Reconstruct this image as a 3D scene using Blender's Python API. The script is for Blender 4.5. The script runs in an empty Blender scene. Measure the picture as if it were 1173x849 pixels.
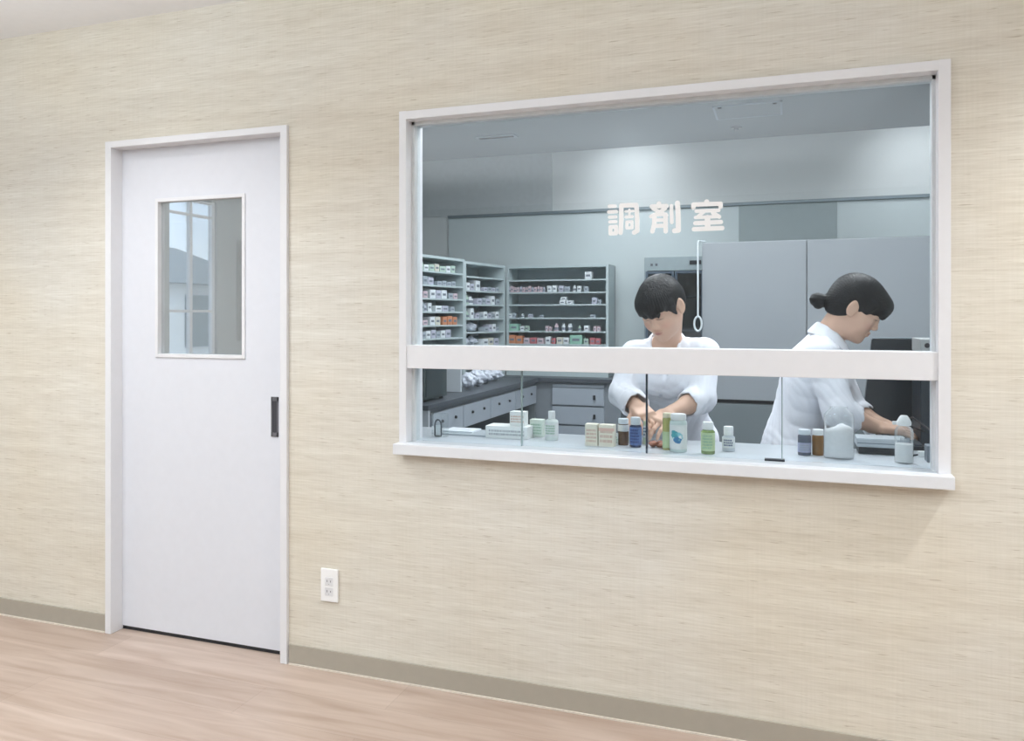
import bpy, bmesh, math, random
import numpy as np
from mathutils import Vector, Matrix, noise
random.seed(7)
C = bpy.context.scene.collection
# ------------------------------------------------------------------ camera geometry (metres; wall plane is y = 0)
F = 900.0; CX = 586.5; HY = 363.0; D = 2.5; H = 1.295
TH = math.atan(314.0/F); CT, ST = math.cos(TH), math.sin(TH)
def onplane(px, py, y):
    u = (px-CX)/F; t = (D+y)/(CT+u*ST)
    return Vector((t*(-ST+u*CT), y, H+t*(HY-py)/F))
def onlevel(px, py, z):
    u = (px-CX)/F; t = (H-z)*F/(py-HY)
    return Vector((t*(-ST+u*CT), t*(CT+u*ST)-D, z))
def depth(p): return (p[1]+D)*CT - p[0]*ST
# ------------------------------------------------------------------ materials
def srgb(c):
    return tuple(((v/255)/12.92 if v/255 <= .04045 else ((v/255+.055)/1.055)**2.4) for v in c)
MC = {}
def mat(name, col, rough=.5, metal=0, var=.04, scale=30, bump=0, spec=.5, emit=0, alpha=1, coat=0):
    if name in MC: return MC[name]
    m = bpy.data.materials.new(name); m.use_nodes = True
    nt = m.node_tree; b = nt.nodes['Principled BSDF']; c = srgb(col)
    tc = nt.nodes.new('ShaderNodeTexCoord'); n = nt.nodes.new('ShaderNodeTexNoise')
    n.inputs['Scale'].default_value = scale; n.inputs['Detail'].default_value = 4
    nt.links.new(tc.outputs['Object'], n.inputs['Vector'])
    r = nt.nodes.new('ShaderNodeValToRGB')
    r.color_ramp.elements[0].position = .3; r.color_ramp.elements[1].position = .7
    r.color_ramp.elements[0].color = tuple(v*(1-var) for v in c)+(1,)
    r.color_ramp.elements[1].color = tuple(min(1, v*(1+var)) for v in c)+(1,)
    nt.links.new(n.outputs['Fac'], r.inputs['Fac']); nt.links.new(r.outputs['Color'], b.inputs['Base Color'])
    b.inputs['Roughness'].default_value = rough; b.inputs['Metallic'].default_value = metal
    b.inputs['Specular IOR Level'].default_value = spec
    if coat: b.inputs['Coat Weight'].default_value = coat
    if alpha < 1: b.inputs['Alpha'].default_value = alpha
    if emit:
        b.inputs['Emission Color'].default_value = c+(1,); b.inputs['Emission Strength'].default_value = emit
    if bump:
        bp = nt.nodes.new('ShaderNodeBump'); bp.inputs['Strength'].default_value = bump; bp.inputs['Distance'].default_value = .002
        nt.links.new(n.outputs['Fac'], bp.inputs['Height']); nt.links.new(bp.outputs['Normal'], b.inputs['Normal'])
    MC[name] = m; return m
def glassmat(name, tint, refl, haze=None, hazeamt=0, rough=0.0):
    m = bpy.data.materials.new(name); m.use_nodes = True; nt = m.node_tree
    nt.nodes.remove(nt.nodes['Principled BSDF']); out = nt.nodes['Material Output']
    tr = nt.nodes.new('ShaderNodeBsdfTransparent'); tr.inputs[0].default_value = tint+(1,)
    gl = nt.nodes.new('ShaderNodeBsdfGlossy'); gl.inputs['Roughness'].default_value = rough; gl.inputs[0].default_value = (1, 1, 1, 1)
    lw = nt.nodes.new('ShaderNodeLayerWeight'); lw.inputs['Blend'].default_value = .25
    mr = nt.nodes.new('ShaderNodeMapRange'); mr.inputs['To Min'].default_value = refl; mr.inputs['To Max'].default_value = min(1, refl+.5)
    nt.links.new(lw.outputs['Fresnel'], mr.inputs['Value'])
    mx = nt.nodes.new('ShaderNodeMixShader'); nt.links.new(mr.outputs[0], mx.inputs[0])
    src = tr
    if haze:
        df = nt.nodes.new('ShaderNodeBsdfDiffuse'); df.inputs[0].default_value = haze+(1,)
        m2 = nt.nodes.new('ShaderNodeMixShader'); m2.inputs[0].default_value = hazeamt
        nt.links.new(tr.outputs[0], m2.inputs[1]); nt.links.new(df.outputs[0], m2.inputs[2]); src = m2
    nt.links.new(src.outputs[0], mx.inputs[1]); nt.links.new(gl.outputs[0], mx.inputs[2])
    nt.links.new(mx.outputs[0], out.inputs[0]); return m
def wallpaper():
    m = bpy.data.materials.new('woven_wallpaper'); m.use_nodes = True; nt = m.node_tree; b = nt.nodes['Principled BSDF']
    N = nt.nodes.new; L = nt.links.new
    tc = N('ShaderNodeTexCoord')
    def noise(sx, sz, det, seed):
        mp = N('ShaderNodeMapping'); mp.inputs['Scale'].default_value = (sx, 1, sz); mp.inputs['Location'].default_value = (seed, seed, seed)
        n = N('ShaderNodeTexNoise'); n.inputs['Scale'].default_value = 1; n.inputs['Detail'].default_value = det
        L(tc.outputs['Object'], mp.inputs[0]); L(mp.outputs[0], n.inputs['Vector']); return n
    n1 = noise(9, 190, 3, 3); n2 = noise(1.6, 26, 4, 11); n3 = noise(14, 260, 2, 23); n4 = noise(140, 4, 2, 5); n5 = noise(1.2, 1.2, 2, 9)
    def ramp(n, p0, c0, p1, c1):
        r = N('ShaderNodeValToRGB'); r.color_ramp.elements[0].position = p0; r.color_ramp.elements[0].color = srgb(c0)+(1,)
        r.color_ramp.elements[1].position = p1; r.color_ramp.elements[1].color = srgb(c1)+(1,); L(n.outputs['Fac'], r.inputs['Fac']); return r
    base = ramp(n1, .3, (222, 216, 206), .68, (236, 231, 224))
    r2 = ramp(n2, .3, (243, 241, 238), .7, (255, 255, 254))
    r3 = ramp(n3, .27, (205, 196, 182), .36, (255, 255, 255))
    r4 = ramp(n4, .3, (251, 251, 250), .7, (255, 255, 255))
    r5 = ramp(n5, .35, (252, 250, 243), .65, (253, 255, 255))
    cur = base.outputs['Color']
    for r in (r2, r3, r4, r5):
        mx = N('ShaderNodeMix'); mx.data_type = 'RGBA'; mx.blend_type = 'MULTIPLY'; mx.inputs['Factor'].default_value = 1 if r is not r3 else .75
        L(cur, mx.inputs['A']); L(r.outputs['Color'], mx.inputs['B']); cur = mx.outputs['Result']
    L(cur, b.inputs['Base Color']); b.inputs['Roughness'].default_value = .75; b.inputs['Specular IOR Level'].default_value = .25
    bp = N('ShaderNodeBump'); bp.inputs['Strength'].default_value = .12; bp.inputs['Distance'].default_value = .001
    L(n1.outputs['Fac'], bp.inputs['Height']); L(bp.outputs['Normal'], b.inputs['Normal'])
    return m
def floorwood():
    m = bpy.data.materials.new('pale_wood_planks'); m.use_nodes = True; nt = m.node_tree; b = nt.nodes['Principled BSDF']
    N = nt.nodes.new; L = nt.links.new
    tc = N('ShaderNodeTexCoord')
    br = N('ShaderNodeTexBrick'); br.inputs['Scale'].default_value = 1; br.inputs['Brick Width'].default_value = 1.25; br.inputs['Row Height'].default_value = .19
    br.inputs['Mortar Size'].default_value = .0006; br.inputs['Mortar Smooth'].default_value = .5; br.offset = .37; br.offset_frequency = 2
    br.inputs['Color1'].default_value = srgb((200, 181, 168))+(1,); br.inputs['Color2'].default_value = srgb((189, 170, 157))+(1,)
    br.inputs['Mortar'].default_value = srgb((158, 140, 128))+(1,)
    L(tc.outputs['Object'], br.inputs['Vector'])
    mp = N('ShaderNodeMapping'); mp.inputs['Scale'].default_value = (1.6, 16, 1); L(tc.outputs['Object'], mp.inputs[0])
    n = N('ShaderNodeTexNoise'); n.inputs['Scale'].default_value = 1.3; n.inputs['Detail'].default_value = 6; n.inputs['Distortion'].default_value = .6; L(mp.outputs[0], n.inputs['Vector'])
    r = N('ShaderNodeValToRGB'); r.color_ramp.elements[0].position = .3; r.color_ramp.elements[0].color = srgb((226, 219, 213))+(1,)
    r.color_ramp.elements[1].position = .66; r.color_ramp.elements[1].color = (1, 1, 1, 1); L(n.outputs['Fac'], r.inputs['Fac'])
    mx = N('ShaderNodeMix'); mx.data_type = 'RGBA'; mx.blend_type = 'MULTIPLY'; mx.inputs['Factor'].default_value = 1
    L(br.outputs['Color'], mx.inputs['A']); L(r.outputs['Color'], mx.inputs['B']); L(mx.outputs['Result'], b.inputs['Base Color'])
    b.inputs['Roughness'].default_value = .38; b.inputs['Specular IOR Level'].default_value = .4
    return m
WHITE = mat('white_painted_frame', (231, 231, 234), .35, var=.01)
DOORM = mat('white_door_laminate', (224, 226, 233), .4, var=.01)
SHELFM = mat('grey_green_shelf_metal', (190, 203, 206), .45, var=.02)
SHELFBACK = mat('shelf_back_grey', (176, 190, 196), .6, var=.03)
CABM = mat('cabinet_grey', (152, 157, 162), .45, var=.02, scale=4)
CABD = mat('cabinet_dark_grey', (118, 126, 130), .5, var=.03, scale=4)
DRAWM = mat('drawer_grey', (168, 176, 186), .45, var=.02)
TOPM = mat('dark_worktop', (78, 84, 92), .35, var=.06)
COUNTM = mat('white_counter', (228, 230, 234), .3, var=.01)
DARK = mat('near_black', (30, 34, 40), .4, var=.05)
CHROME = mat('brushed_metal', (140, 143, 148), .3, metal=.8)
DKMETAL = mat('dark_metal', (95, 98, 104), .4, metal=.4)
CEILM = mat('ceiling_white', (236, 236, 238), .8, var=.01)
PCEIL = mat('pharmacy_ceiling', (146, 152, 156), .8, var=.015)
PWALL = mat('pharmacy_wall', (212, 216, 216), .7, var=.01)
PBLUE = mat('pale_blue_wall_panel', (200, 210, 212), .5, var=.012)
PGREEN = mat('grey_green_wall_panel', (158, 170, 172), .5, var=.02)
GLASS = glassmat('window_glass', (.93, .96, .975), .028)
DGLASS = glassmat('door_glass', (.66, .70, .71), .36, (.75, .82, .84), .16)  # diffuse haze mixed in to lighten the pane like reflected light
# ------------------------------------------------------------------ mesh helpers
def fin(name, bm, m, parent=None, smooth=False, autos=None):
    bmesh.ops.recalc_face_normals(bm, faces=bm.faces)
    me = bpy.data.meshes.new(name); bm.to_mesh(me); bm.free()
    if smooth: me.shade_smooth()
    if autos is not None:
        me.shade_smooth()
        try: me.set_sharp_from_angle(angle=math.radians(autos))
        except Exception: pass
    o = bpy.data.objects.new(name, me); C.objects.link(o); me.materials.append(m)
    if parent: o.parent = parent
    return o
def bx(bm, x0, x1, y0, y1, z0, z1, bev=0, mi=0):
    r = bmesh.ops.create_cube(bm, size=1); vs = r['verts']
    for v in vs:
        v.co = Vector((x0+(v.co.x+.5)*(x1-x0), y0+(v.co.y+.5)*(y1-y0), z0+(v.co.z+.5)*(z1-z0)))
    if bev:
        es = list({e for v in vs for e in v.link_edges})
        bmesh.ops.bevel(bm, geom=es, offset=bev, segments=2, affect='EDGES', profile=.6)
    return vs
def box(name, m, x0, x1, y0, y1, z0, z1, parent=None, bev=0):
    bm = bmesh.new(); bx(bm, x0, x1, y0, y1, z0, z1, bev); return fin(name, bm, m, parent)
def lathe(bm, prof, cx=0, cy=0, z0=0, seg=24, sx=1, sy=1):
    rings = []
    for r, z in prof:
        if r < 1e-6: rings.append([bm.verts.new((cx, cy, z0+z))])
        else: rings.append([bm.verts.new((cx+sx*r*math.cos(2*math.pi*i/seg), cy+sy*r*math.sin(2*math.pi*i/seg), z0+z)) for i in range(seg)])
    for a, b in zip(rings, rings[1:]):
        for i in range(seg):
            j = (i+1) % seg
            if len(a) == 1 and len(b) > 1: bm.faces.new((a[0], b[i], b[j]))
            elif len(b) == 1 and len(a) > 1: bm.faces.new((a[i], a[j], b[0]))
            elif len(a) > 1: bm.faces.new((a[i], a[j], b[j], b[i]))
def tube(bm, pts, r, seg=8, closed=False, up=(0, 0, 1)):
    pts = [Vector(p) for p in pts]; n = len(pts); rings = []
    up = Vector(up)
    for i, p in enumerate(pts):
        a = pts[(i-1) % n] if (closed or i > 0) else p; b = pts[(i+1) % n] if (closed or i < n-1) else p
        d = (b-a).normalized(); s = d.cross(up)
        if s.length < .05: s = d.cross(Vector((0, 1, 0)))
        s.normalize(); t = s.cross(d)
        rings.append([bm.verts.new(p+r*(math.cos(2*math.pi*k/seg)*s+math.sin(2*math.pi*k/seg)*t)) for k in range(seg)])
    for i in range(n if closed else n-1):
        a, b = rings[i], rings[(i+1) % n]
        for k in range(seg): bm.faces.new((a[k], a[(k+1) % seg], b[(k+1) % seg], b[k]))
    if not closed:
        bm.faces.new(rings[0]); bm.faces.new(rings[-1][::-1])
def thing(name, label, cat, loc=(0, 0, 0), rz=0, group=None):
    o = bpy.data.objects.new(name, None); C.objects.link(o); o.location = loc; o.rotation_euler = (0, 0, rz)
    o['label'] = label; o['category'] = cat
    if group: o['group'] = group
    return o
def tag(o, label, cat, group=None):
    o['label'] = label; o['category'] = cat
    if group: o['group'] = group
    return o
def struct(o): o['kind'] = 'structure'; return o
def copy_tree(o, parent=None):
    c = o.copy(); C.objects.link(c)
    if parent: c.parent = parent
    for ch in [k for k in C.objects if k.parent == o]: copy_tree(ch, c)
    return c
# ================================================================== SETTING
WP = wallpaper()
WT = .12
DX0, DX1, DZ = -2.605, -1.782, 1.985          # door clear opening
WX0, WX1, WZ0, WZ1 = -1.262, .405, .835, 1.99  # window clear opening
# public wall with two openings
bm = bmesh.new()
g_ = .012
for (a, b, c, d) in ((-5.05, DX0-g_, 0, 2.6), (DX0-g_, DX1+g_, DZ+g_, 2.6), (DX1+g_, WX0-g_, 0, 2.6), (WX0-g_, WX1+g_, 0, .814), (WX0-g_, WX1+g_, WZ1+g_, 2.6), (WX1+g_, 3.6, 0, 2.6)):
    bx(bm, a, b, 0, WT-.02, c, d)
struct(fin('wall_front', bm, WP))
bm = bmesh.new()
for (a, b, c, d) in ((-2.9, DX0-g_, 0, 2.6), (DX0-g_, DX1+g_, DZ+g_, 2.6), (DX1+g_, WX0-g_, 0, 2.6), (WX0-g_, WX1+g_, 0, .814), (WX0-g_, WX1+g_, WZ1+g_, 2.6), (WX1+g_, 1.8, 0, 2.6)):
    bx(bm, a, b, WT-.02, WT, c, d)
struct(fin('wall_front_inner', bm, PWALL))
CEZ = 2.505
struct(box('floor', floorwood(), -5.0, 3.6, -5.5, .1, -.05, 0))
struct(box('floor_pharmacy', mat('pharmacy_floor', (150, 156, 160), .4), -2.9, 1.8, .1, 3.1, -.05, 0))
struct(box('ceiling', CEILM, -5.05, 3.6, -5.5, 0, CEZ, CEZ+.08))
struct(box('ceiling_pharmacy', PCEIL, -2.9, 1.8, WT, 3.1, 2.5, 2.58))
struct(box('wall_back', PWALL, -2.9, 1.8, 3.04, 3.14, 0, 2.6))
struct(box('wall_left_inner', PWALL, -2.95, -2.85, .1, 3.1, 0, 2.6))
struct(box('wall_right_inner', PWALL, 1.75, 1.85, .1, 3.1, 0, 2.6))
struct(box('wall_rear', mat('rear_wall', (170, 172, 172), .7), -5.05, 3.6, -5.6, -5.5, 0, 2.6))
struct(box('wall_right', mat('right_wall', (205, 200, 188), .7), 3.55, 3.65, -5.5, 0, 0, 2.6))
# left public wall with the tall daylight window
LW = -5.0; wy0, wy1, wz0, wz1 = -3.38, -2.78, .62, 2.36
bm = bmesh.new()
for (a, b, c, d) in ((-5.5, wy0, 0, 2.6), (wy1, 0, 0, 2.6), (wy0, wy1, 0, wz0), (wy0, wy1, wz1, 2.6)): bx(bm, LW-.1, LW, a, b, c, d)
struct(fin('wall_left', bm, mat('left_wall', (190, 192, 192), .7)))
w2 = thing('window_2', 'tall white framed window in the waiting room side wall', 'window'); w2['kind'] = 'structure'
bm = bmesh.new()
for yy in (wy0, (wy0+wy1)/2-.012, wy1-.03): bx(bm, LW-.07, LW-.03, yy, yy+.03, wz0, wz1)
for zz in (wz0, 1.335, 2.2, wz1-.03): bx(bm, LW-.065, LW-.035, wy0, wy1, zz, zz+.022)
fin('window_frame', bm, WHITE, w2)
box('glass_pane', glassmat('outer_glass', (.95, .97, .98), .02), LW-.052, LW-.048, wy0, wy1, wz0, wz1, w2)
# baseboards
BB = mat('taupe_vinyl_baseboard', (172, 165, 152), .5, var=.02); CAULK = mat('pale_caulk_line', (222, 212, 200), .6)
for nm, a, b in (('baseboard_left', -5.0, DX0-.032), ('baseboard_right', DX1+.032, 3.55)):
    o = struct(box(nm, BB, a, b, -.008, 0, .003, .073)); box('bottom_bead', CAULK, a, b, -.013, -.006, 0, .005, o)
# pharmacy wall trims
struct(box('trim_1', PBLUE, -2.44, 1.75, 3.022, 3.04, .9, 2.05))
struct(box('trim_2', PGREEN, -.302, .313, 3.016, 3.024, .9, 2.048))
struct(box('trim_3', mat('grey_wall_rail', (122, 134, 140), .4, metal=.2), -2.44, 1.75, 3.0, 3.04, 2.046, 2.066))
struct(box('wall_shade_strip', mat('shaded_wall_strip', (190, 196, 198), .7), -2.85, -1.62, 3.03, 3.04, 2.066, 2.5))  # darker wall left of the corner; the reflection's shade is in the colour
# ceiling fittings inside
o = thing('air_vent', 'thin dark slot diffuser in the pharmacy ceiling, left side', 'vent')
box('vent_frame', mat('vent_frame', (150, 158, 166), .5), -1.97, -1.69, 2.38, 2.47, 2.494, 2.5, o); box('slot', DARK, -1.95, -1.71, 2.41, 2.44, 2.49, 2.495, o)
o = thing('ceiling_hatch', 'square access hatch outlined in the pharmacy ceiling', 'hatch')
bm = bmesh.new(); hx0, hx1, hy0, hy1 = -.40, -.02, 2.12, 2.43
for (a, b, c, d) in ((hx0, hx1, hy0, hy0+.012), (hx0, hx1, hy1-.012, hy1), (hx0, hx0+.012, hy0, hy1), (hx1-.012, hx1, hy0, hy1)): bx(bm, a, b, c, d, 2.493, 2.5)
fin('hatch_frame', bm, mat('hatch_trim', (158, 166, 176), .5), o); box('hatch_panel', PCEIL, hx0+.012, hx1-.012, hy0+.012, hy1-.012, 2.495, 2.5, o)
box('latch', DARK, hx0+.03, hx0+.05, hy0+.02, hy0+.035, 2.489, 2.496, o); box('latch', DARK, hx1-.05, hx1-.03, hy0+.02, hy0+.035, 2.489, 2.496, o)
bm = bmesh.new(); lathe(bm, [(0, 0), (.012, .002), (.014, .014), (.035, .018), (.035, .022), (0, .022)], -.30, 2.69, 2.478)
tag(fin('sprinkler_head', bm, CHROME, autos=40), 'tiny sprinkler head on the ceiling behind the hatch', 'sprinkler')
# ------------------------------------------------------------------ DOOR
d = thing('door_1', 'white sliding door with a tall glass pane', 'door'); d['kind'] = 'structure'
FW, FP = .026, .014
bm = bmesh.new()
bx(bm, DX0-FW, DX0+.004, -FP, WT, 0, DZ+FW, .002); bx(bm, DX1-.004, DX1+FW, -FP, WT, 0, DZ+FW, .002); bx(bm, DX0, DX1, -FP, WT, DZ, DZ+FW, .002)
fin('door_frame', bm, WHITE, d)
gx0, gx1, gz0, gz1 = onplane(181, 0, .046).x, onplane(278.5, 0, .046).x, 1.142, 1.765
py0 = .046
bm = bmesh.new()
for (a, b, c, e) in ((DX0-.01, gx0, .016, DZ+.01), (gx1, DX1+.01, .016, DZ+.01), (gx0, gx1, .016, gz0), (gx0, gx1, gz1, DZ+.01)): bx(bm, a, b, py0, py0+.036, c, e)
bmesh.ops.remove_doubles(bm, verts=bm.verts, dist=1e-5)
fin('door_leaf', bm, DOORM, d)
bm = bmesh.new(); tw = .011
for (a, b, c, e) in ((gx0-tw, gx0+.003, gz0-tw, gz1+tw), (gx1-.003, gx1+tw, gz0-tw, gz1+tw), (gx0, gx1, gz0-tw, gz0+.003), (gx0, gx1, gz1-.003, gz1+tw)): bx(bm, a, b, py0-.005, py0+.03, c, e, .001)
fin('glazing_bead', bm, WHITE, d)
box('glass_pane', DGLASS, gx0, gx1, py0+.014, py0+.018, gz0, gz1, d)
hx0, hx1 = onplane(311, 0, py0).x, onplane(319, 0, py0).x
bm = bmesh.new(); z0, z1 = .835, .988
bx(bm, hx0, hx0+.005, py0-.003, py0+.004, z0, z1); bx(bm, hx1-.005, hx1, py0-.003, py0+.004, z0, z1); bx(bm, hx0, hx1, py0-.003, py0+.004, z0, z0+.016); bx(bm, hx0, hx1, py0-.003, py0+.004, z1-.016, z1)
hnd = fin('recessed_pull', bm, mat('pull_grey', (118, 118, 124), .4, metal=.3), d); box('pull_recess', mat('pull_dark', (66, 66, 72), .5), hx0+.005, hx1-.005, py0-.0015, py0+.003, z0+.016, z1-.016, hnd)
box('bottom_gap_shade', DARK, DX0+.004, DX1-.004, py0+.004, py0+.03, .001, .016, d)  # dark strip standing in for the shade of the gap below the leaf
box('inner_grip_bar', mat('grip_grey', (104, 118, 124), .4), onplane(272.5, 0, py0+.06).x, onplane(277, 0, py0+.06).x, py0+.05, py0+.062, 1.2, 1.6, d)
# ------------------------------------------------------------------ PASS-THROUGH WINDOW
w = thing('window_1', 'wide white framed pharmacy dispensing window', 'window'); w['kind'] = 'structure'
bm = bmesh.new()
bx(bm, WX0-.028, WX0, -FP, WT, WZ0, WZ1+.03, .002); bx(bm, WX1, WX1+.032, -FP, WT, WZ0, WZ1+.03, .002); bx(bm, WX0-.001, WX1+.001, -FP, WT, WZ1, WZ1+.029, .002)
fin('window_frame', bm, WHITE, w)
GY = .052
bm = bmesh.new()   # inner channels
bx(bm, WX0, WX0+.011, GY-.022, GY+.022, WZ0, WZ1); bx(bm, WX1-.008, WX1, GY-.022, GY+.022, WZ0, WZ1); bx(bm, WX0, WX1, GY-.022, GY+.022, WZ1-.012, WZ1)
fin('glazing_channel', bm, mat('channel_grey', (212, 216, 218), .4), w)
box('glass_pane', GLASS, WX0+.01, WX1-.007, GY-.003, GY+.003, 1.19, WZ1-.01, w)
box('middle_rail', WHITE, WX0-.001, WX1+.001, -.008, GY+.03, 1.114, 1.195, w, .002)
EDGE = mat('dark_glass_edge', (48, 60, 74), .2)
EDGE2 = mat('green_glass_edge', (150, 168, 168), .2)
xs = [WX0+.01, onplane(598, 0, GY).x, onplane(741, 0, GY).x, onplane(896, 0, GY).x, WX1-.007]
for i in range(4):
    gy = GY + (.006 if i % 2 else -.006)
    p = box('sliding_pane', GLASS, xs[i], xs[i+1]-.0005 if i != 3 else xs[i+1], gy-.0025, gy+.0025, .853, 1.115, w)
for i, x in enumerate(xs[1:4]):
    box('pane_edge', (EDGE2, EDGE, EDGE2)[i], x-(.002 if i != 1 else .0028), x+(.001 if i != 1 else .0028), GY-.006, GY+.006, .853, 1.115, w)
box('sliding_pane_catch', DARK, onplane(876, 0, GY).x, onplane(899, 0, GY).x, GY-.014, GY+.012, .852, .857, w)
# sill and counter
struct(box('trim_5', COUNTM, WX0-.034, WX1+.036, -.05, .0, .815, .852, None, .003))
COUNTI = mat('counter_inner', (196, 202, 208), .3, var=.01)
wt = thing('counter', 'white worktop running along the bottom of the dispensing window', 'counter')
box('worktop', COUNTI, WX0, WX1, 0, .118, .82, .852, wt); box('worktop_inner', COUNTI, -1.9, 1.2, .119, .372, .82, .852, wt, .002)
box('support_panel', CABM, -1.85, 1.15, .16, .18, 0, .82, wt)
# ------------------------------------------------------------------ LETTERING
sg = thing('window_lettering', 'three bold white rounded kanji on the upper window glass', 'lettering')
LET = mat('white_vinyl_letters', (254, 254, 254), .5, var=0)
def lp(cx, cy): p = onplane(685+cx/7.33, 220+cy/7.33, GY-.005); return p
def strokes(name, S):
    bm = bmesh.new()
    for i, (w_, pts) in enumerate(S):
        P = [lp(*p) for p in pts]; r = w_/7.33/F*depth(P[0])/2; yo = -i*.00025
        for p in P:
            yo -= .00002
            vs = [bm.verts.new((p.x+r*math.cos(a*math.pi/10), p.y+yo, p.z+r*math.sin(a*math.pi/10))) for a in range(20)]
            f = bm.faces.new(vs)
        yo -= .00003
        for a, b in zip(P, P[1:]):
            yo -= .00002
            dd = Vector((b.x-a.x, 0, b.z-a.z)).normalized(); nn = Vector((-dd.z, 0, dd.x))*r
            bm.faces.new([bm.verts.new((q.x, q.y+yo, q.z)) for q in (a+nn, b+nn, b-nn, a-nn)])
    r_ = bmesh.ops.extrude_face_region(bm, geom=bm.faces[:])
    for v in r_['geom']:
        if isinstance(v, bmesh.types.BMVert): v.co.y += .0022
    return fin(name, bm, LET, sg)
strokes('letter_cho', [(30, [(95, 120), (143, 118)]), (30, [(90, 168), (153, 165)]), (27, [(96, 211), (149, 209)]), (27, [(99, 251), (150, 249)]),
    (33, [(104, 294), (152, 291), (152, 347), (104, 350), (104, 294)]),
    (38, [(190, 343), (196, 230), (196, 113), (323, 110), (329, 230), (330, 325), (303, 341)]),
    (20, [(232, 163), (297, 160)]), (20, [(264, 150), (264, 205)]), (26, [(235, 210), (288, 207)]),
    (26, [(243, 253), (286, 250), (286, 300), (243, 303), (243, 253)])])
strokes('letter_zai', [(40, [(511, 98), (511, 118)]), (36, [(450, 121), (576, 117)]), (30, [(462, 140), (575, 195)]), (34, [(562, 138), (508, 178), (445, 205)]),
    (38, [(475, 200), (472, 270), (457, 330)]), (38, [(567, 195), (568, 330)]), (30, [(470, 190), (570, 187)]), (30, [(488, 237), (555, 235)]), (34, [(488, 285), (555, 283)]),
    (31, [(617, 116), (620, 255)]), (42, [(668, 93), (674, 200), (675, 322), (642, 326)])])
strokes('letter_shitsu', [(42, [(912, 82), (912, 100)]), (36, [(801, 133), (801, 105), (1029, 98), (1029, 125)]), (30, [(825, 160), (1013, 154)]), (28, [(890, 165), (830, 213)]), (28, [(818, 214), (1005, 206)]),
    (34, [(965, 175), (1018, 208)]), (46, [(919, 215), (921, 300)]), (36, [(817, 262), (1032, 252)]), (38, [(806, 313), (1043, 303)])])
# ------------------------------------------------------------------ OUTLET
o = thing('wall_outlet', 'white double power outlet low on the wallpapered wall', 'outlet')
a = onplane(378.5, 670, 0)
OUT = mat('white_plastic', (246, 246, 246), .3, var=.005)
box('cover_plate', OUT, a.x-.036, a.x+.036, -.009, 0, a.z-.06, a.z+.06, o, .003)
for s in (-1, 1):
    zc = a.z-.004+s*.0185
    p = box('socket', mat('socket_white', (228, 228, 230), .35), a.x-.017, a.x+.017, -.0105, -.008, zc-.0155, zc+.0155, o, .001)
    bm = bmesh.new(); bx(bm, a.x-.0085, a.x-.006, -.0112, -.0100, zc-.002, zc+.006); bx(bm, a.x+.006, a.x+.0085, -.0112, -.0100, zc-.002, zc+.0045); lathe(bm, [(0, 0), (.002, 0), (.002, .001), (0, .001)], a.x, -.0108, zc-.009, 8)
    fin('slot', bm, mat('slot_grey', (110, 110, 112)), p)
# ================================================================== PHARMACY FURNITURE
def shelf_unit(name, label, L_, dp, ztop, zs, loc, rz, z0=.88):
    """local: front at y=0 facing -y, x from 0..L_, depth +y"""
    t = thing(name, label, 'shelf unit', loc, rz, None)
    bm = bmesh.new(); bx(bm, 0, L_, dp-.012, dp, z0, ztop-.002); fin('back_panel', bm, SHELFBACK, t)
    for xx in (0, L_-.018): box('side_panel', SHELFM, xx, xx+.018, 0, dp, z0, ztop, t)
    box('top_panel', SHELFM, .018, L_-.018, 0, dp, ztop-.016, ztop, t)
    box('base_panel', SHELFM, .018, L_-.018, 0, dp-.012, z0, z0+.03, t)
    for z in zs: box('shelf', SHELFM, .018, L_-.018, .002, dp-.012, z-.01, z, t)
    return t
SD = .22
ZB = [1.556, 1.469, 1.383, 1.290, 1.195, 1.105, 1.01]
shelf_unit('medicine_shelf', 'wide grey medicine shelf against the back wall', .74, SD, 1.655, ZB, (-1.885, 2.78, 0), 0)
ang = math.atan2(.989, .148)   # left units: front faces +x, skewed
dirv = Vector((-.148, -.989, 0)).normalized()
# unit local x runs from near end to far end, local +y points left (away from room centre)
def leftloc(s): return Vector((-1.872, 2.72, 0))+dirv*s
rzl = math.atan2(-dirv.y, -dirv.x)
ZL2 = [1.561, 1.469, 1.378, 1.285, 1.195, 1.10, 1.01]
ZL1 = [1.572, 1.488, 1.408, 1.328, 1.245, 1.165, 1.08, 1.0]
shelf_unit('medicine_shelf', 'narrow grey medicine shelf in the corner beside the wide one', .55, SD, 1.655, ZL2, leftloc(.55), rzl)
shelf_unit('medicine_shelf', 'nearest grey medicine shelf beside the left window jamb', .56, SD, 1.665, ZL1, leftloc(1.112), rzl)
# left desk
t = thing('drawer_desk', 'long grey desk with shallow drawers under the left shelves', 'desk')
box('desktop', TOPM, -2.3, -1.58, .84, 2.58, .855, .88, t, .002)
box('apron', mat('desk_apron', (128, 134, 142), .5), -2.28, -1.605, .86, 2.58, .835, .855, t)
ys = [.90, 1.29, 1.69, 2.13, 2.56]
for i in range(4):
    dr = box('drawer', DRAWM, -2.2, -1.59, ys[i]+.004, ys[i+1]-.004, .715, .832, t, .002)
    for q in (.3, .72):
        yy = ys[i]+(ys[i+1]-ys[i])*q; bm = bmesh.new(); lathe(bm, [(0, 0), (.007, 0), (.008, .006), (.006, .012), (0, .013)], 0, 0, 0, 12)
        for v in bm.verts: v.co = Vector((-1.592+v.co.z, yy+v.co.y, .785+v.co.x))
        fin('knob', bm, DARK, dr)
box('end_panel', mat('desk_end', (196, 200, 206), .5), -2.28, -1.585, .85, .868, 0, .853, t)
box('back_panel', CABD, -2.3, -2.28, .84, 2.58, 0, .853, t); box('far_panel', CABD, -2.28, -1.6, 2.55, 2.57, 0, .72, t)
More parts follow.
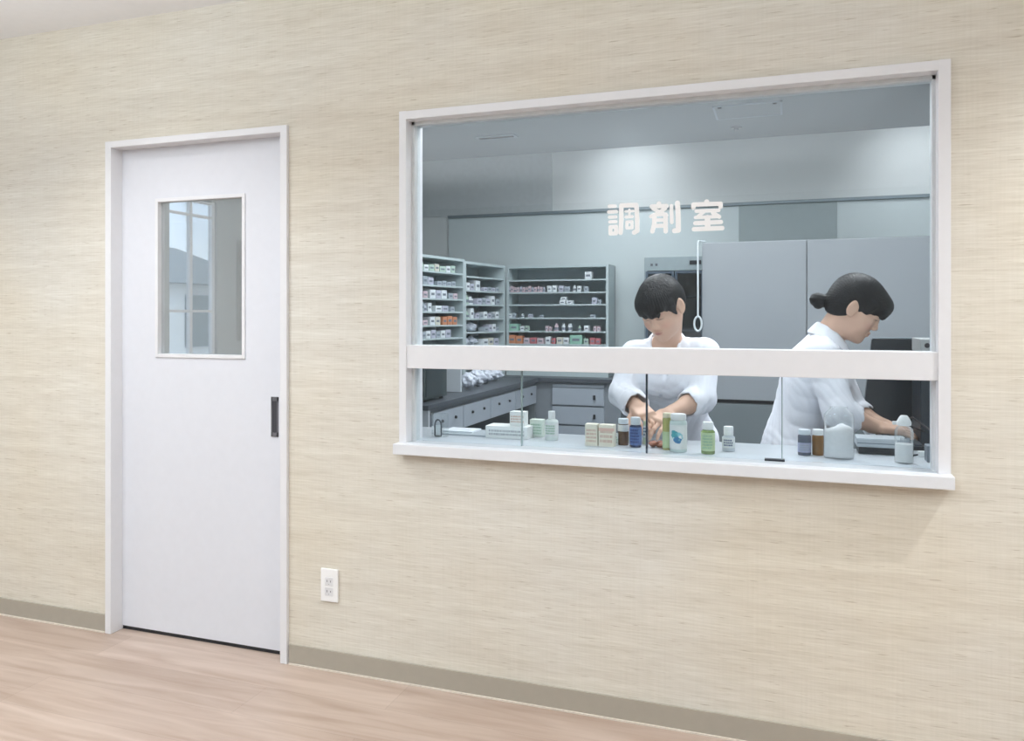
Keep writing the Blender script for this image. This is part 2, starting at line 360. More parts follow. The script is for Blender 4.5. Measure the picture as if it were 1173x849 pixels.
# back counter with drawers
t = thing('drawer_cabinet', 'grey back counter with stacked drawers under the wide shelf', 'cabinet')
box('worktop', TOPM, -2.3, -1.0, 2.6, 3.02, .855, .88, t, .002)
box('carcass', mat('carcass_grey', (136, 143, 150), .5), -2.28, -1.03, 2.63, 3.0, .0, .854, t)
for x0, x1 in ((-1.495, -1.14), (-1.57+.02, -1.51)):
    if x1-x0 < .1: continue
    zz = [.815, .69, .56, .40, .2, .06]
    box('rail_strip', DRAWM, x0, x1, 2.617, 2.63, .822, .838, t)
    for a_, b_ in zip(zz, zz[1:]):
        dr = box('drawer', DRAWM, x0, x1, 2.612, 2.63, b_+.012, a_, t, .002)
        bm = bmesh.new(); bx(bm, x1-.07, x1-.055, 2.60, 2.612, (a_+b_)/2-.01, (a_+b_)/2+.02, .002); fin('knob', bm, DARK, dr)
# refrigerator
t = thing('medicine_refrigerator', 'tall grey medicine refrigerator with glass doors behind the woman', 'refrigerator')
fx0, fx1, fy = onplane(738, 0, 2.5).x, -.469, 2.5
FR = mat('fridge_steel', (150, 162, 166), .35, metal=.25); fz = 1.672
bm = bmesh.new()
bx(bm, fx0, fx1, 2.98, 3.0, 0, fz); bx(bm, fx0, fx0+.02, fy, 2.98, 0, fz); bx(bm, fx1-.02, fx1, fy, 2.98, 0, fz); bx(bm, fx0+.02, fx1-.02, fy, 2.98, fz-.085, fz); bx(bm, fx0+.02, fx1-.02, fy, 2.98, 0, .12)
fin('housing', bm, FR, t)
box('interior_lining', mat('fridge_inner', (58, 72, 84), .6), fx0+.02, fx1-.02, 2.93, 2.975, .12, fz-.085, t)
for z in (.45, .7, .95, 1.2, 1.42): box('wire_shelf', mat('fridge_shelf', (92, 106, 120), .4), fx0+.02, fx1-.02, 2.56, 2.93, z, z+.008, t)
mid = (fx0+fx1)/2
for x0, x1 in ((fx0+.012, mid-.003), (mid+.003, fx1-.012)):
    bm = bmesh.new()
    for q in ((x0, x0+.016, .13, fz-.09), (x1-.016, x1, .13, fz-.09), (x0+.016, x1-.016, .13, .16), (x0+.016, x1-.016, fz-.105, fz-.09)): bx(bm, q[0], q[1], fy-.02, fy-.002, q[2], q[3])
    dr = fin('door', bm, mat('fridge_door_frame', (70, 84, 98), .4), t)
    box('door_glass', glassmat('fridge_glass', (.55, .62, .68), .05), x0+.016, x1-.016, fy-.013, fy-.009, .16, fz-.105, dr)
box('control_display', DARK, fx1-.10, fx1-.03, fy-.004, fy+.002, fz-.05, fz-.025, t)
for xx in (.04, .07): box('indicator', DKMETAL, fx0+xx, fx0+xx+.015, fy-.004, fy+.002, fz-.055, fz-.04, t)
# fridge contents: blue folders
# tall steel cabinets
def steel(label, x0, x1, seams):
    t = thing('steel_cabinet', label, 'cabinet', (0, 0, 0))
    box('upper_carcass', CABM, x0, x1, 2.222, 2.62, .815, 1.73, t); box('lower_carcass', CABD, x0, x1, 2.222, 2.62, .0, .795, t); box('gap_strip', DARK, x0+.005, x1-.005, 2.225, 2.62, .795, .815, t)
    ss = [x0]+seams+[x1]
    for a_, b_ in zip(ss, ss[1:]):
        box('upper_door', CABM, a_+.0025, b_-.0025, 2.2, 2.2205, .817, 1.725, t, .002)
        dr = box('lower_door', CABD, a_+.0025, b_-.0025, 2.2, 2.2205, .04, .79, t, .002)
    return t
steel('tall plain grey steel cabinet behind and between the two women', -.465, .109, [])
steel('wide plain grey steel cabinet behind the woman at the computer', .109, .95, [])
# cord with loop on the cabinet corner
t = thing('blind_pull_rod', 'white rod with an oval loop hanging beside the refrigerator', 'pull rod')
a = onplane(799.5, 275, 2.18); b = onplane(799.5, 362, 2.18); c = onplane(799.5, 371, 2.18)
cu = mat('rod_white', (215, 222, 226), .4)
bm = bmesh.new(); tube(bm, [(a.x, 2.18, 1.73), (a.x, 2.18, b.z)], .0055); fin('rod', bm, cu, t)
bm = bmesh.new(); tube(bm, [(a.x+.021*math.cos(k*math.pi/12), 2.18, c.z+.042*math.sin(k*math.pi/12)) for k in range(24)], .006, closed=True, up=(0, 1, 0)); fin('loop', bm, cu, t)
bm = bmesh.new(); tube(bm, [(a.x, 2.18, 1.72), (a.x, 2.2, 1.738), (-.45, 2.24, 1.738)], .005); fin('hook', bm, cu, t)
# dark box on the near end of desk + packet
t = thing('desktop_oven', 'dark grey box-shaped machine on the near end of the left desk', 'machine')
bx0 = (-1.99, -1.645, .93, 1.2); box('housing', mat('machine_dark', (72, 82, 84), .5, var=.06), bx0[0], bx0[1], bx0[2], bx0[3], .892, 1.105, t, .004)
box('front_door', mat('machine_door', (60, 70, 74), .3), bx0[1], bx0[1]+.006, bx0[2]+.015, bx0[3]-.06, .905, 1.09, t)
for q in ((-1.97, .95), (-1.67, .95), (-1.97, 1.18), (-1.67, 1.18)):
    bm = bmesh.new(); lathe(bm, [(0, 0), (.01, 0), (.01, .012), (0, .012)], q[0], q[1], .88, 10); fin('foot', bm, DARK, t)
PAPER = mat('paper_white', (226, 232, 238), .7, var=.02)
bm = bmesh.new()
for k in range(5): bx(bm, -1.775, -1.683, 1.47+k*.004, 1.472+k*.004, .882, 1.10-.004*k)
t = tag(fin('paper_packet', bm, PAPER), 'white paper packet standing upright on the left desk beside the dark machine', 'paper')
# white plastic bags on desk
BAG = mat('thin_white_bag', (214, 220, 232), .45, var=.04)
def bag(x, y, z, r, hh, label, group=None, m=BAG, seed=0):
    rnd = random.Random(seed); bm = bmesh.new(); bmesh.ops.create_icosphere(bm, subdivisions=4, radius=1)
    ph = [rnd.uniform(0, 6) for _ in range(6)]
    for v in bm.verts:
        n = v.co.normalized(); a_ = math.atan2(n.y, n.x)
        cr = abs(noise.noise(n*2.6+Vector((seed*7, 0, 0))))*.55+abs(noise.noise(n*6+Vector((0, seed*5, 0))))*.3
        k = .72+cr+.10*math.sin(5*a_+ph[0]+3*n.z)+.07*math.sin(9*a_+ph[1])*abs(n.z)+.05*math.sin(14*n.z+ph[2]+2*a_)
        zz = n.z*(.75+cr*.7); pinch = 1-.55*max(0, zz)**2
        v.co = Vector((x+r*k*n.x*pinch, y+r*k*n.y*pinch, z+hh*.5*(1+zz*(1 if zz > 0 else 1))))
        if v.co.z < z+.004: v.co.z = z+.002
    bm2 = fin('plastic_bag', bm, m, smooth=True); return tag(bm2, label, 'bag', group)
for i, (px, y, r, hh) in enumerate(((536, 1.66, .05, .10), (546, 1.86, .055, .11), (556, 2.05, .05, .10), (567, 2.26, .05, .09))):
    x = onplane(px, 0, y).x
    bag(x, y, .881, r, hh, ['crumpled white plastic bag on the left desk, beside the paper packet', 'crumpled white plastic bag, second from the paper packet on the left desk', 'crumpled white plastic bag, third from the paper packet on the left desk', 'crumpled white plastic bag deepest in the corner of the left desk'][i], 'white bags on the left desk', seed=i)
# ------------------------------------------------------------------ shelf contents
PAL = {'white': (226, 232, 236), 'pink': (205, 184, 192), 'green': (150, 196, 178), 'orange': (205, 138, 104), 'red': (190, 110, 118), 'grey': (166, 176, 186), 'lilac': (188, 190, 206), 'palegreen': (182, 204, 192), 'cream': (214, 212, 200)}
PM = {k: mat('pack_'+k, v, .5, var=.08, scale=90) for k, v in PAL.items()}
LABM = mat('pack_label', (120, 128, 140), .6)
protos = {}
def pack_mesh(kind, w_, dd, hh):
    bm = bmesh.new()
    if kind == 'box':
        bx(bm, -w_/2, w_/2, 0, dd, 0, hh, .0012)
    elif kind == 'bottle':
        r = w_/2; lathe(bm, [(0, 0), (r*.95, 0), (r, .003), (r, hh*.68), (r*.6, hh*.76), (r*.6, hh*.8), (r*.68, hh*.8), (r*.68, hh*.98), (r*.6, hh), (0, hh)], 0, r, 0, 12)
    return bm
LN = {'white': 'white', 'pink': 'pinkish', 'green': 'green', 'orange': 'orange', 'red': 'red', 'grey': 'grey', 'lilac': 'pale lilac', 'palegreen': 'pale green', 'cream': 'cream'}
def row(unit, M, z, items, where, setback=.01):
    """items: (local x0, x1, height, colour, kind)"""
    for (x0, x1, hh, col, kind) in items:
        w_ = x1-x0-.002
        if w_ < .008: continue
        dd = min(.12, max(.03, w_*1.1)) if kind == 'box' else w_
        key = (kind, round(w_, 3), round(hh, 3), col)
        if key not in protos:
            bm = pack_mesh(kind, w_, dd, hh)
            n = {'box': 'medicine_box', 'bottle': 'medicine_bottle'}[kind]
            o = fin(n, bm, PM[col], autos=40); protos[key] = o
            if kind == 'box':
                f = box('printed_label', LABM, -w_*.3, w_*.3, -.0006, 0, hh*.35, hh*.62, o)
            else:
                bm2 = bmesh.new(); lathe(bm2, [(w_/2+.0004, hh*.18), (w_/2+.0004, hh*.5)], 0, w_/2, 0, 12); fin('printed_label', bm2, LABM, o)
        else: o = copy_tree(protos[key])
        o.matrix_world = M @ Matrix.Translation(((x0+x1)/2, setback, z))
        kn = {'box': 'medicine box', 'bottle': 'medicine bottle'}[kind]
        tag(o, '%s %s on the %s' % (LN[col], kn, where), 'box' if kind == 'box' else 'bottle', '%s %s items on the %s' % (LN[col], kind, where))
ordn = ['top', 'second', 'third', 'fourth', 'fifth', 'sixth', 'seventh', 'eighth']
# wide back unit: pixel columns converted to local x once
def bxl(px): return onplane(px, 0, 2.80).x+1.885
MB = Matrix.Translation((-1.885, 2.78, 0))
def rowp(i, lst, label='shelf of the wide back unit'):
    row(None, MB, ZB[i], [(bxl(a), bxl(b), h, c, k) for a, b, h, c, k in lst], '%s %s' % (ordn[i], label))
rowp(0, [(670, 678, .05, 'white', 'box')])
r_ = random.Random(3)
rowp(1, [(582+k*3.3, 585.3+k*3.3, .036+.008*(k % 3 == 1), 'pink' if k % 4 else 'lilac', 'box' if k % 2 else 'bottle') for k in range(13)]
     + [(627, 632, .044, 'white', 'box'), (633, 638, .048, 'white', 'box'), (640, 646, .043, 'lilac', 'box'), (646.5, 653, .038, 'grey', 'box'), (656, 660, .046, 'white', 'bottle'), (661.5, 666, .04, 'white', 'box'), (669, 674, .037, 'grey', 'box')])
rowp(2, [(641, 648, .026, 'white', 'box'), (649, 656, .027, 'white', 'box'), (678, 684, .045, 'lilac', 'box'), (684.5, 689, .03, 'grey', 'box')])
row(None, MB, ZB[2]+.0265, [(bxl(642.5), bxl(649), .024, 'white', 'box')], 'stack on the third shelf of the wide back unit')
rowp(3, [(582, 587, .028, 'white', 'box'), (587.5, 591, .032, 'grey', 'box'), (597, 600.5, .026, 'white', 'bottle'), (605, 610, .024, 'lilac', 'box'), (618, 622.5, .02, 'grey', 'box'), (676, 682, .02, 'grey', 'box')])
rowp(4, [(584, 594, .05, 'green', 'box'), (596, 601, .034, 'white', 'box'), (601.5, 606, .036, 'palegreen', 'box'), (625, 628.5, .036, 'pink', 'box'), (629, 632, .03, 'pink', 'box'), (634.5, 640, .052, 'pink', 'bottle'), (643, 648, .052, 'white', 'bottle'), (650, 655.5, .052, 'white', 'bottle'), (662, 666, .04, 'palegreen', 'bottle'), (669, 675, .04, 'white', 'box'), (680, 683.5, .036, 'pink', 'box'), (684, 688, .034, 'pink', 'box')])
rowp(5, [(583, 591, .06, 'orange', 'box'), (591.5, 599, .055, 'orange', 'box'), (600, 607, .042, 'pink', 'box'), (607.5, 615, .044, 'red', 'box'), (615.5, 623, .04, 'pink', 'box'), (625, 631, .05, 'white', 'box'), (632, 636.5, .04, 'red', 'box'), (638, 645, .048, 'cream', 'box'), (645.5, 652, .046, 'white', 'box'), (653, 667, .064, 'green', 'box'), (669, 674, .04, 'palegreen', 'box'), (676, 682, .046, 'red', 'box'), (682.5, 688, .042, 'red', 'box')])
rowp(6, [(584+k*9, 592+k*9, .05+.008*(k % 3), ['white', 'grey', 'palegreen', 'lilac'][k % 4], 'box') for k in range(11)])
# left units: fill in local metres
def lrow(M, zs, i, specs, nm):
    row(None, M, zs[i], specs, '%s shelf of the %s' % (ordn[i], nm), setback=.012)
ML2 = Matrix.Translation(leftloc(.55)) @ Matrix.Rotation(rzl, 4, 'Z'); ML1 = Matrix.Translation(leftloc(1.112)) @ Matrix.Rotation(rzl, 4, 'Z')
def seq(x, ws, hs, cols, kinds=('box',)):
    out = []
    for k, w_ in enumerate(ws):
        out.append((x, x+w_, hs[k % len(hs)], cols[k % len(cols)], kinds[k % len(kinds)])); x += w_+.004
    return out
n2 = 'narrow corner unit'; n1 = 'nearest left unit'
lrow(ML2, ZL2, 1, seq(.04, [.045, .05], [.05, .045], ['white', 'lilac'])+seq(.16, [.06], [.066], ['white'])+seq(.27, [.05]*4, [.026, .03], ['lilac', 'grey']), n2)
lrow(ML2, ZL2, 2, seq(.04, [.05, .05], [.06, .05], ['palegreen', 'white'], ('bottle',))+seq(.18, [.06, .05, .06], [.04, .045], ['lilac', 'grey'])+seq(.37, [.05], [.06], ['white'])+seq(.44, [.05], [.04], ['grey']), n2)
lrow(ML2, ZL2, 3, seq(.04, [.05, .04], [.045, .065], ['palegreen', 'white'], ('bottle', 'box'))+seq(.16, [.05]*6, [.035, .03, .045], ['lilac', 'grey', 'white']), n2)
lrow(ML2, ZL2, 4, seq(.28, [.05, .05, .05, .04], [.03, .045, .05], ['grey', 'lilac', 'white']), n2)
lrow(ML2, ZL2, 5, seq(.26, [.07, .07, .07], [.045, .05], ['white', 'cream', 'lilac']), n2)
lrow(ML2, ZL2, 6, seq(.04, [.07]*6, [.045, .05], ['white', 'grey', 'lilac']), n2)
def Lw(M, x, y, z): return M @ Vector((x, y, z))
for i, (x, zi, r, hh) in enumerate(((.07, 4, .045, .075), (.17, 4, .05, .07), (.08, 5, .045, .07), (.18, 5, .045, .07))):
    p = Lw(ML2, x, .07, ZL2[zi]); bag(p.x, p.y, p.z, r, hh, 'small crumpled white bag, %s on the %s shelf of the narrow corner unit' % ('nearer of two' if x < .1 else 'farther of two', ordn[zi]), 'small white bags on the corner unit', seed=20+i)
lrow(ML1, ZL1, 0, seq(.05, [.06, .05, .06, .05, .07, .05, .05], [.045, .035, .04], ['palegreen', 'white', 'palegreen', 'cream']), n1)
lrow(ML1, ZL1, 1, seq(.05, [.05, .05, .06], [.045, .05], ['lilac', 'grey'])+seq(.26, [.05]*4, [.025, .03], ['grey']), n1)
lrow(ML1, ZL1, 2, seq(.05, [.05, .05], [.04], ['pink'])+seq(.18, [.06, .06, .06], [.052, .05], ['white', 'lilac'])+seq(.39, [.05, .05], [.035], ['grey', 'pink']), n1)
lrow(ML1, ZL1, 3, seq(.05, [.03, .035, .03, .04], [.04, .05], ['white', 'grey', 'lilac'], ('bottle', 'box'))+seq(.24, [.07, .07], [.035], ['white', 'lilac'])+seq(.41, [.05], [.03], ['grey']), n1)
lrow(ML1, ZL1, 4, seq(.05, [.05, .05], [.03], ['lilac', 'pink'])+seq(.18, [.055, .055], [.05], ['white', 'cream'])+seq(.32, [.05, .06, .05], [.05, .055], ['orange']), n1)
lrow(ML1, ZL1, 5, seq(.05, [.04, .04, .05, .05, .05, .05, .06], [.05, .04, .045], ['lilac', 'grey', 'white']), n1)
lrow(ML1, ZL1, 6, seq(.05, [.06, .06, .07, .06, .07], [.04, .045], ['pink', 'white', 'red', 'grey']), n1)
lrow(ML1, ZL1, 7, seq(.05, [.07]*5, [.045, .05], ['white', 'grey']), n1)
# ================================================================== COUNTER ITEMS
CZ = .852
def P(px, py): return onlevel(px, py, CZ)
def mm(px, p): return px/F*depth(p)
INKM = mat('ink_grey', (160, 166, 172), .6); INKB = mat('ink_blue', (48, 62, 116), .5); INKG = mat('ink_green', (150, 186, 160), .5); INKR = mat('ink_rust', (204, 170, 152), .5)
def ink(name, parent, m, x0, x1, z0, z1, y, rows, seed, curve=0):
    """small rows of blurred lettering blocks on a flat face (local)"""
    r = random.Random(seed); bm = bmesh.new(); hrow = (z1-z0)/rows
    for k in range(rows):
        x = x0
        while x < x1-.001:
            ww = r.uniform(.0015, .0045); ww = min(ww, x1-x)
            yy = y
            if curve: yy = -math.sqrt(max(1e-9, curve**2-(x+ww/2)**2))-.0004
            bx(bm, x, x+ww, yy-.0003, yy+.0004, z0+hrow*k+hrow*.2, z0+hrow*(k+1)-hrow*.2); x += ww+r.uniform(.001, .0022)
    return fin(name, bm, m, parent)
def carton(px0, px1, pyb, pyt, dep, m, label, inkm, rows=3, seed=1, rz=0, z=CZ, band=None, yset=None):
    p = P((px0+px1)/2, pyb) if yset is None else onplane((px0+px1)/2, 0, yset)
    if yset is not None: p.z = z
    w_ = mm(px1-px0, p); hh = mm(pyb-pyt, p)
    t = thing('medicine_carton', label, 'box', (p.x, p.y, z), rz)
    box('carton', m, -w_/2, w_/2, 0, dep, 0, hh, t, .001)
    ink('printed_text', t, inkm, -w_*.4, w_*.4, hh*.15, hh*.8, 0, rows, seed)
    if band: box('colour_band', band, -w_/2-.0002, w_/2+.0002, -.0004, .001, hh*.72, hh*.86, t)
    return t
CARD = mat('carton_white', (238, 240, 238), .6, var=.02, scale=60); CREAM = mat('carton_cream', (232, 226, 208), .6, var=.03, scale=60); GRN = mat('carton_pale_green', (222, 232, 220), .6, var=.04, scale=80)
def flatcarton(x0, x1, y0, y1, z0, z1, m, label, inkm, rows, seed, kids=None):
    t = thing('medicine_carton', label, 'box', ((x0+x1)/2, y0, z0)); w_ = x1-x0
    box('carton', m, -w_/2, w_/2, 0, y1-y0, 0, z1-z0, t, .001); ink('printed_text', t, inkm, -w_*.42, w_*.42, (z1-z0)*.2, (z1-z0)*.75, 0, rows, seed); return t
p = P(557, 501); q = P(606, 503)
flatcarton(p.x, q.x, .19, .27, CZ, CZ+.044, CARD, 'long low white carton with grey print lying on the counter at left', INKM, 2, 5)
flatcarton(p.x+.085, p.x+.143, .215, .255, CZ+.0445, CZ+.044+.052, CARD, 'small white carton standing on top of the long low one', INKR, 3, 6)
carton(606.5, 622, 501, 481, .035, GRN, 'pale green carton beside the long white carton', INKG, 4, 7)
carton(670, 684.5, 511, 486, .035, CREAM, 'slim cream carton with rust print, first of two beside the amber jar', INKR, 4, 8)
carton(685.5, 703.5, 512, 487, .035, CREAM, 'wider cream carton with a pinkish band, between slim carton and amber jar', INKR, 3, 9, band=mat('band_pink', (222, 186, 170), .6))
carton(704, 708, 510, 497, .02, CARD, 'very thin pale carton standing against the wider cream carton', INKG, 3, 10)
def bottle(px, pyb, wpx, hpx, label, body, cap, cap_h=.24, cap_w=.78, shoulder=.08, lab=None, labz=(.1, .6), inkm=None, rows=4, seed=1, fill=None, name='medicine_bottle', rows_z=None, neck=True):
    p = P(px, pyb); r = mm(wpx, p)/2; hh = mm(hpx, p)
    t = thing(name, label, 'bottle', (p.x, p.y, CZ))
    hb = hh*(1-cap_h)
    rc = r*cap_w; bm = bmesh.new()
    lathe(bm, [(0, 0), (r*.94, 0), (r, .002), (r, hb-hh*shoulder), (r*.96, hb-hh*shoulder*.6), (rc*.92, hb-.001), (rc*.9, hb+.002), (0, hb+.002)], seg=28)
    fin('body', bm, body, t, autos=50)
    bm = bmesh.new(); lathe(bm, [(rc*.88, hb), (rc, hb+.001), (rc, hh-.003), (rc*.93, hh), (0, hh)], seg=28)
    for k, v in enumerate(bm.verts):
        if abs(math.hypot(v.co.x, v.co.y)-rc) < 1e-5 and k % 2: v.co.x *= .975; v.co.y *= .975
    fin('cap', bm, cap, t, autos=35)
    if fill:
        bm = bmesh.new(); lathe(bm, [(0, .001), (r*.9, .001), (r*.9, hh*fill[0]), (0, hh*fill[0])], seg=24); fin('contents', bm, fill[1], t, autos=50)
    if lab:
        bm = bmesh.new(); lathe(bm, [(r+.0004, hh*labz[0]), (r+.0005, hh*labz[0]+.0005), (r+.0005, hh*labz[1]), (r+.0004, hh*labz[1])], seg=28); lb = fin('paper_label', bm, lab, t, autos=50)
        if inkm: ink('printed_text', lb, inkm, -r*.7, r*.7, hh*(labz[0]+.06), hh*(labz[1]-.05), 0, rows, seed, curve=r+.0008)
    return t
CAPW = mat('white_cap', (240, 242, 242), .35, var=.01); CAPY = mat('cream_cap', (236, 228, 200), .4); CAPG = mat('grey_white_cap', (214, 222, 228), .35)
AMB = mat('amber_glass', (92, 62, 38), .15, coat=.5, var=.15); AMB2 = mat('amber_glass_light', (142, 98, 44), .15, coat=.5, var=.12); CLEAR = glassmat('clear_plastic', (.95, .965, .965), .03, (.85, .88, .9), .05)
MILK = mat('white_plastic_bottle', (226, 234, 230), .35, var=.02); BLUEB = mat('dark_blue_bottle', (36, 50, 84), .2, coat=.4); OLIVE = mat('olive_green_bottle', (128, 152, 88), .25, coat=.4, var=.1); GREY = mat('grey_tinted_bottle', (92, 100, 116), .25, coat=.3)
LWH = mat('label_white', (232, 234, 232), .6, var=.03, scale=80); LGR = mat('label_green', (196, 214, 170), .6, var=.05, scale=80); LBL = mat('label_blue', (92, 122, 176), .6, var=.2, scale=150)
bottle(632, 504, 15, 33, 'white plastic bottle with pale cap standing beside the green carton', MILK, CAPW, .25, .55, .12, LWH, (.15, .6), INKG, 4, 3)
bottle(714, 509.5, 12.5, 30, 'amber glass jar with cream lid and white label, left of the blue bottle', AMB, CAPG, .2, .95, .05, LWH, (.53, .78), None)
bottle(728, 512, 13.5, 34, 'dark blue bottle with white cap at the seam of the glass', BLUEB, CAPG, .25, .85, .06, LBL, (.08, .68), INKB, 5, 4)
bottle(739.5, 509, 5.5, 27, 'thin pale green vial right behind the glass seam', mat('pale_vial', (196, 210, 180), .3, var=.05), mat('vial_cap', (206, 212, 170), .4), .15, .9, .05, LWH, (.3, .8), mat('ink_teal', (50, 90, 110)), 3, 41)
bottle(764, 515, 10, 42, 'slim yellow green bottle with cream cap behind the large jar', mat('yellow_green_bottle', (182, 180, 110), .3, var=.1, coat=.3), CAPY, .13, .95, .04, LGR, (.05, .5), None)
jar = bottle(777, 517, 19.5, 43, 'large white jar with blue and green splash label and white lid', mat('jar_pale', (206, 222, 218), .3, var=.03, coat=.3), CAPW, .16, .9, .07, LWH, (.08, .72), None)
# splash artwork on jar label
r0 = mm(19.5, P(777, 517))/2+.0009; h0 = mm(43, P(777, 517)); 
for mname, col, cx_, cz_, rx, rz_, sd in (('splash_teal', (70, 160, 168), -.35, .48, .42, .11, 1), ('splash_blue', (70, 130, 175), .0, .33, .45, .09, 2), ('splash_sky', (140, 205, 215), .05, .42, .62, .12, 3)):
    bm = bmesh.new(); rr = random.Random(sd); vs = []
    off = {1: .0006, 2: .0009, 3: .0003}[sd]
    nph = 18; c0 = None
    def cp(a_, z_): return (math.sin(a_)*(r0+off), -math.cos(a_)*(r0+off), z_)
    ring = []
    for k in range(nph):
        q_ = rr.uniform(.75, 1.15); ring.append(bm.verts.new(cp(cx_+rx*q_*math.cos(2*math.pi*k/nph), h0*(cz_+rz_*q_*math.sin(2*math.pi*k/nph)))))
    c0 = bm.verts.new(cp(cx_, h0*cz_))
    for k in range(nph): bm.faces.new((c0, ring[k], ring[(k+1) % nph]))
    fin('label_splash', bm, mat(mname, col, .6), [k_ for k_ in C.objects if k_.parent == jar and k_.name.startswith('paper_label')][0])
bottle(811, 519.5, 15.5, 36, 'olive green bottle with white cap and pale green label', OLIVE, CAPW, .24, .8, .08, LGR, (.1, .68), INKG, 5, 12)
bottle(834.5, 516.5, 14, 28, 'small short bottle with white cap and dark blue printed label', mat('milky_bottle', (206, 212, 218), .3), CAPW, .36, .78, .1, LWH, (.15, .56), INKB, 3, 13)
bottle(921.5, 521, 14.5, 29, 'clear jar with grey contents and pale cap, left of the amber jar', GREY, CAPG, .2, .92, .06, mat('label_lilac', (170, 174, 200), .6, var=.05), (.12, .5), INKM, 3, 14)
bottle(937, 521, 13, 29, 'amber jar with white cap between the clear jar and the powder bag', AMB2, CAPW, .22, .95, .05)
# rust brown pills / crumpled pouch
p = P(753, 513)
bm = bmesh.new(); rr = random.Random(5)
for k in range(9):
    r = bmesh.ops.create_icosphere(bm, subdivisions=2, radius=.007+.004*rr.random()); ox, oy, oz = rr.uniform(-.022, .02), rr.uniform(-.012, .012), .007+.010*rr.random()
    for v in r['verts']: v.co = Vector((v.co.x*1.3+ox, v.co.y+oy, v.co.z*.8+oz))
o = tag(fin('blister_strip', bm, mat('rust_foil', (168, 110, 88), .35, var=.25, scale=200), smooth=True), 'crumpled rust brown foil pouch under her hand', 'pouch'); o.location = p
# powder bag (clear zip pouch)
p = P(961.5, 527); wv = mm(33, p); hv = mm(60, p)
t = thing('powder_jar', 'tall clear container holding white powder, right of the amber jar', 'container', (p.x, p.y+.03, CZ))
bm = bmesh.new(); r = wv/2
lathe(bm, [(0, .001), (r*.97, .001), (r, .006), (r, hv*.80), (r*.9, hv*.88), (r*.6, hv*.95), (r*.55, hv), (r*.5, hv)], seg=28, sy=.62); fin('clear_shell', bm, CLEAR, t, autos=50)
bm = bmesh.new(); seg = 28; rp = r*.93
prof = [(0, .004), (rp*.98, .004), (rp, .01), (rp, hv*.3), (rp, hv*.54), (rp*.92, hv*.60), (rp*.6, hv*.62), (rp*.3, hv*.63), (0, hv*.63)]
lathe(bm, prof, seg=seg, sy=.6)
for v in bm.verts:
    if v.co.z > hv*.45: v.co.z += .006*math.sin(v.co.x*110+1)*math.cos(v.co.y*90)+.005*math.sin(v.co.x*47)
fin('white_powder', bm, mat('powder_white', (238, 238, 240), .9, var=.04, scale=90), t, smooth=True)
# spray / milk bottle at right
p = P(1035.5, 530); wv = mm(20, p); hv = mm(54, p); r = wv/2
t = thing('dropper_bottle', 'clear bottle half full of white liquid with a white nozzle cap, by the right jamb', 'bottle', (p.x, p.y, CZ))
bm = bmesh.new(); lathe(bm, [(0, 0), (r*.95, 0), (r, .004), (r, hv*.66), (r*.85, hv*.74), (r*.5, hv*.80), (0, hv*.80)], seg=28); fin('body', bm, CLEAR, t, autos=50)
bm = bmesh.new(); lathe(bm, [(0, .003), (r*.92, .003), (r*.92, hv*.40), (0, hv*.40)], seg=28); fin('white_liquid', bm, mat('liquid_white', (240, 240, 240), .4), t, autos=50)
bm = bmesh.new(); lathe(bm, [(r*.5, hv*.785), (r*.78, hv*.80), (r*.80, hv*.86), (r*.55, hv*.95), (r*.35, hv), (0, hv)], seg=24); bx(bm, -r*1.2, -r*.6, -.006, .006, hv*.80, hv*.87, .002); fin('nozzle_cap', bm, CAPW, t, autos=40)
ink('printed_text', t, INKM, -r*.5, r*.5, hv*.42, hv*.58, 0, 1, 30, curve=r+.0006)
# clear tray and small arched stand at far left
p = P(523, 499); q = P(536, 496)
t = thing('paper_tray', 'flat white tray with papers on the counter, right of the small arched stand', 'tray', (p.x, p.y, CZ))
box('tray', mat('tray_grey', (176, 184, 190), .4), -.075, .24, 0, .13, 0, .006, t, .001); box('paper', PAPER, -.07, .05, .03, .125, .006, .012, t)
p = P(501, 501)
t = thing('arched_stand', 'small clear stand with a dark arch outline at the left jamb', 'stand', (p.x, p.y, CZ))
s_ = mm(1, p)
box('clear_block', CLEAR, -9*s_, 10*s_, .012, .03, 0, 27*s_, t, .001)
bm = bmesh.new(); pts = [(-4*s_, .006, 1.5*s_), (-4*s_, .006, 13*s_)]+[(4*s_*math.cos(math.pi-k*math.pi/8), .006, 13*s_+7*s_*math.sin(math.pi-k*math.pi/8)) for k in range(1, 8)]+[(4*s_, .006, 13*s_), (4*s_, .006, 1.5*s_)]
tube(bm, pts, .0028, closed=True, up=(0, 1, 0)); fin('dark_arch', bm, mat('arch_dark', (70, 78, 84), .4), t)
bm = bmesh.new(); bx(bm, -4*s_, 4*s_, .0065, .011, 0, 13*s_); fin('arch_panel', bm, mat('arch_panel', (196, 204, 206), .5), t)
# ------------------------------------------------------------------ computer corner
t = thing('side_desk', 'white side desk under the computer at the right of the window', 'desk')
box('desktop', COUNTI, .30, 1.2, .374, 1.05, .82, .85, t, .002); box('support_panel', CABM, .32, .34, .42, 1.03, 0, .82, t); box('end_panel', CABM, 1.16, 1.18, .42, 1.03, 0, .82, t)
p0 = onplane(987, 436, .80); 
t = thing('computer_monitor', 'large black monitor tilted toward the woman in profile', 'monitor', (p0.x+.2, .80, .85), math.radians(4))
BEZ = mat('monitor_silver', (176, 186, 194), .35, metal=.2); BLK = mat('monitor_black', (22, 32, 42), .3, coat=.3)
def tilt(o, a_, z): o.matrix_parent_inverse = Matrix.Identity(4); o.rotation_euler = (math.radians(a_), 0, math.radians(0)); o.location = (0, 0, z)
p1 = box('rear_shell', BLK, -.2, .22, -.012, .012, 0, .311, t, .004); tilt(p1, -4, .05); 
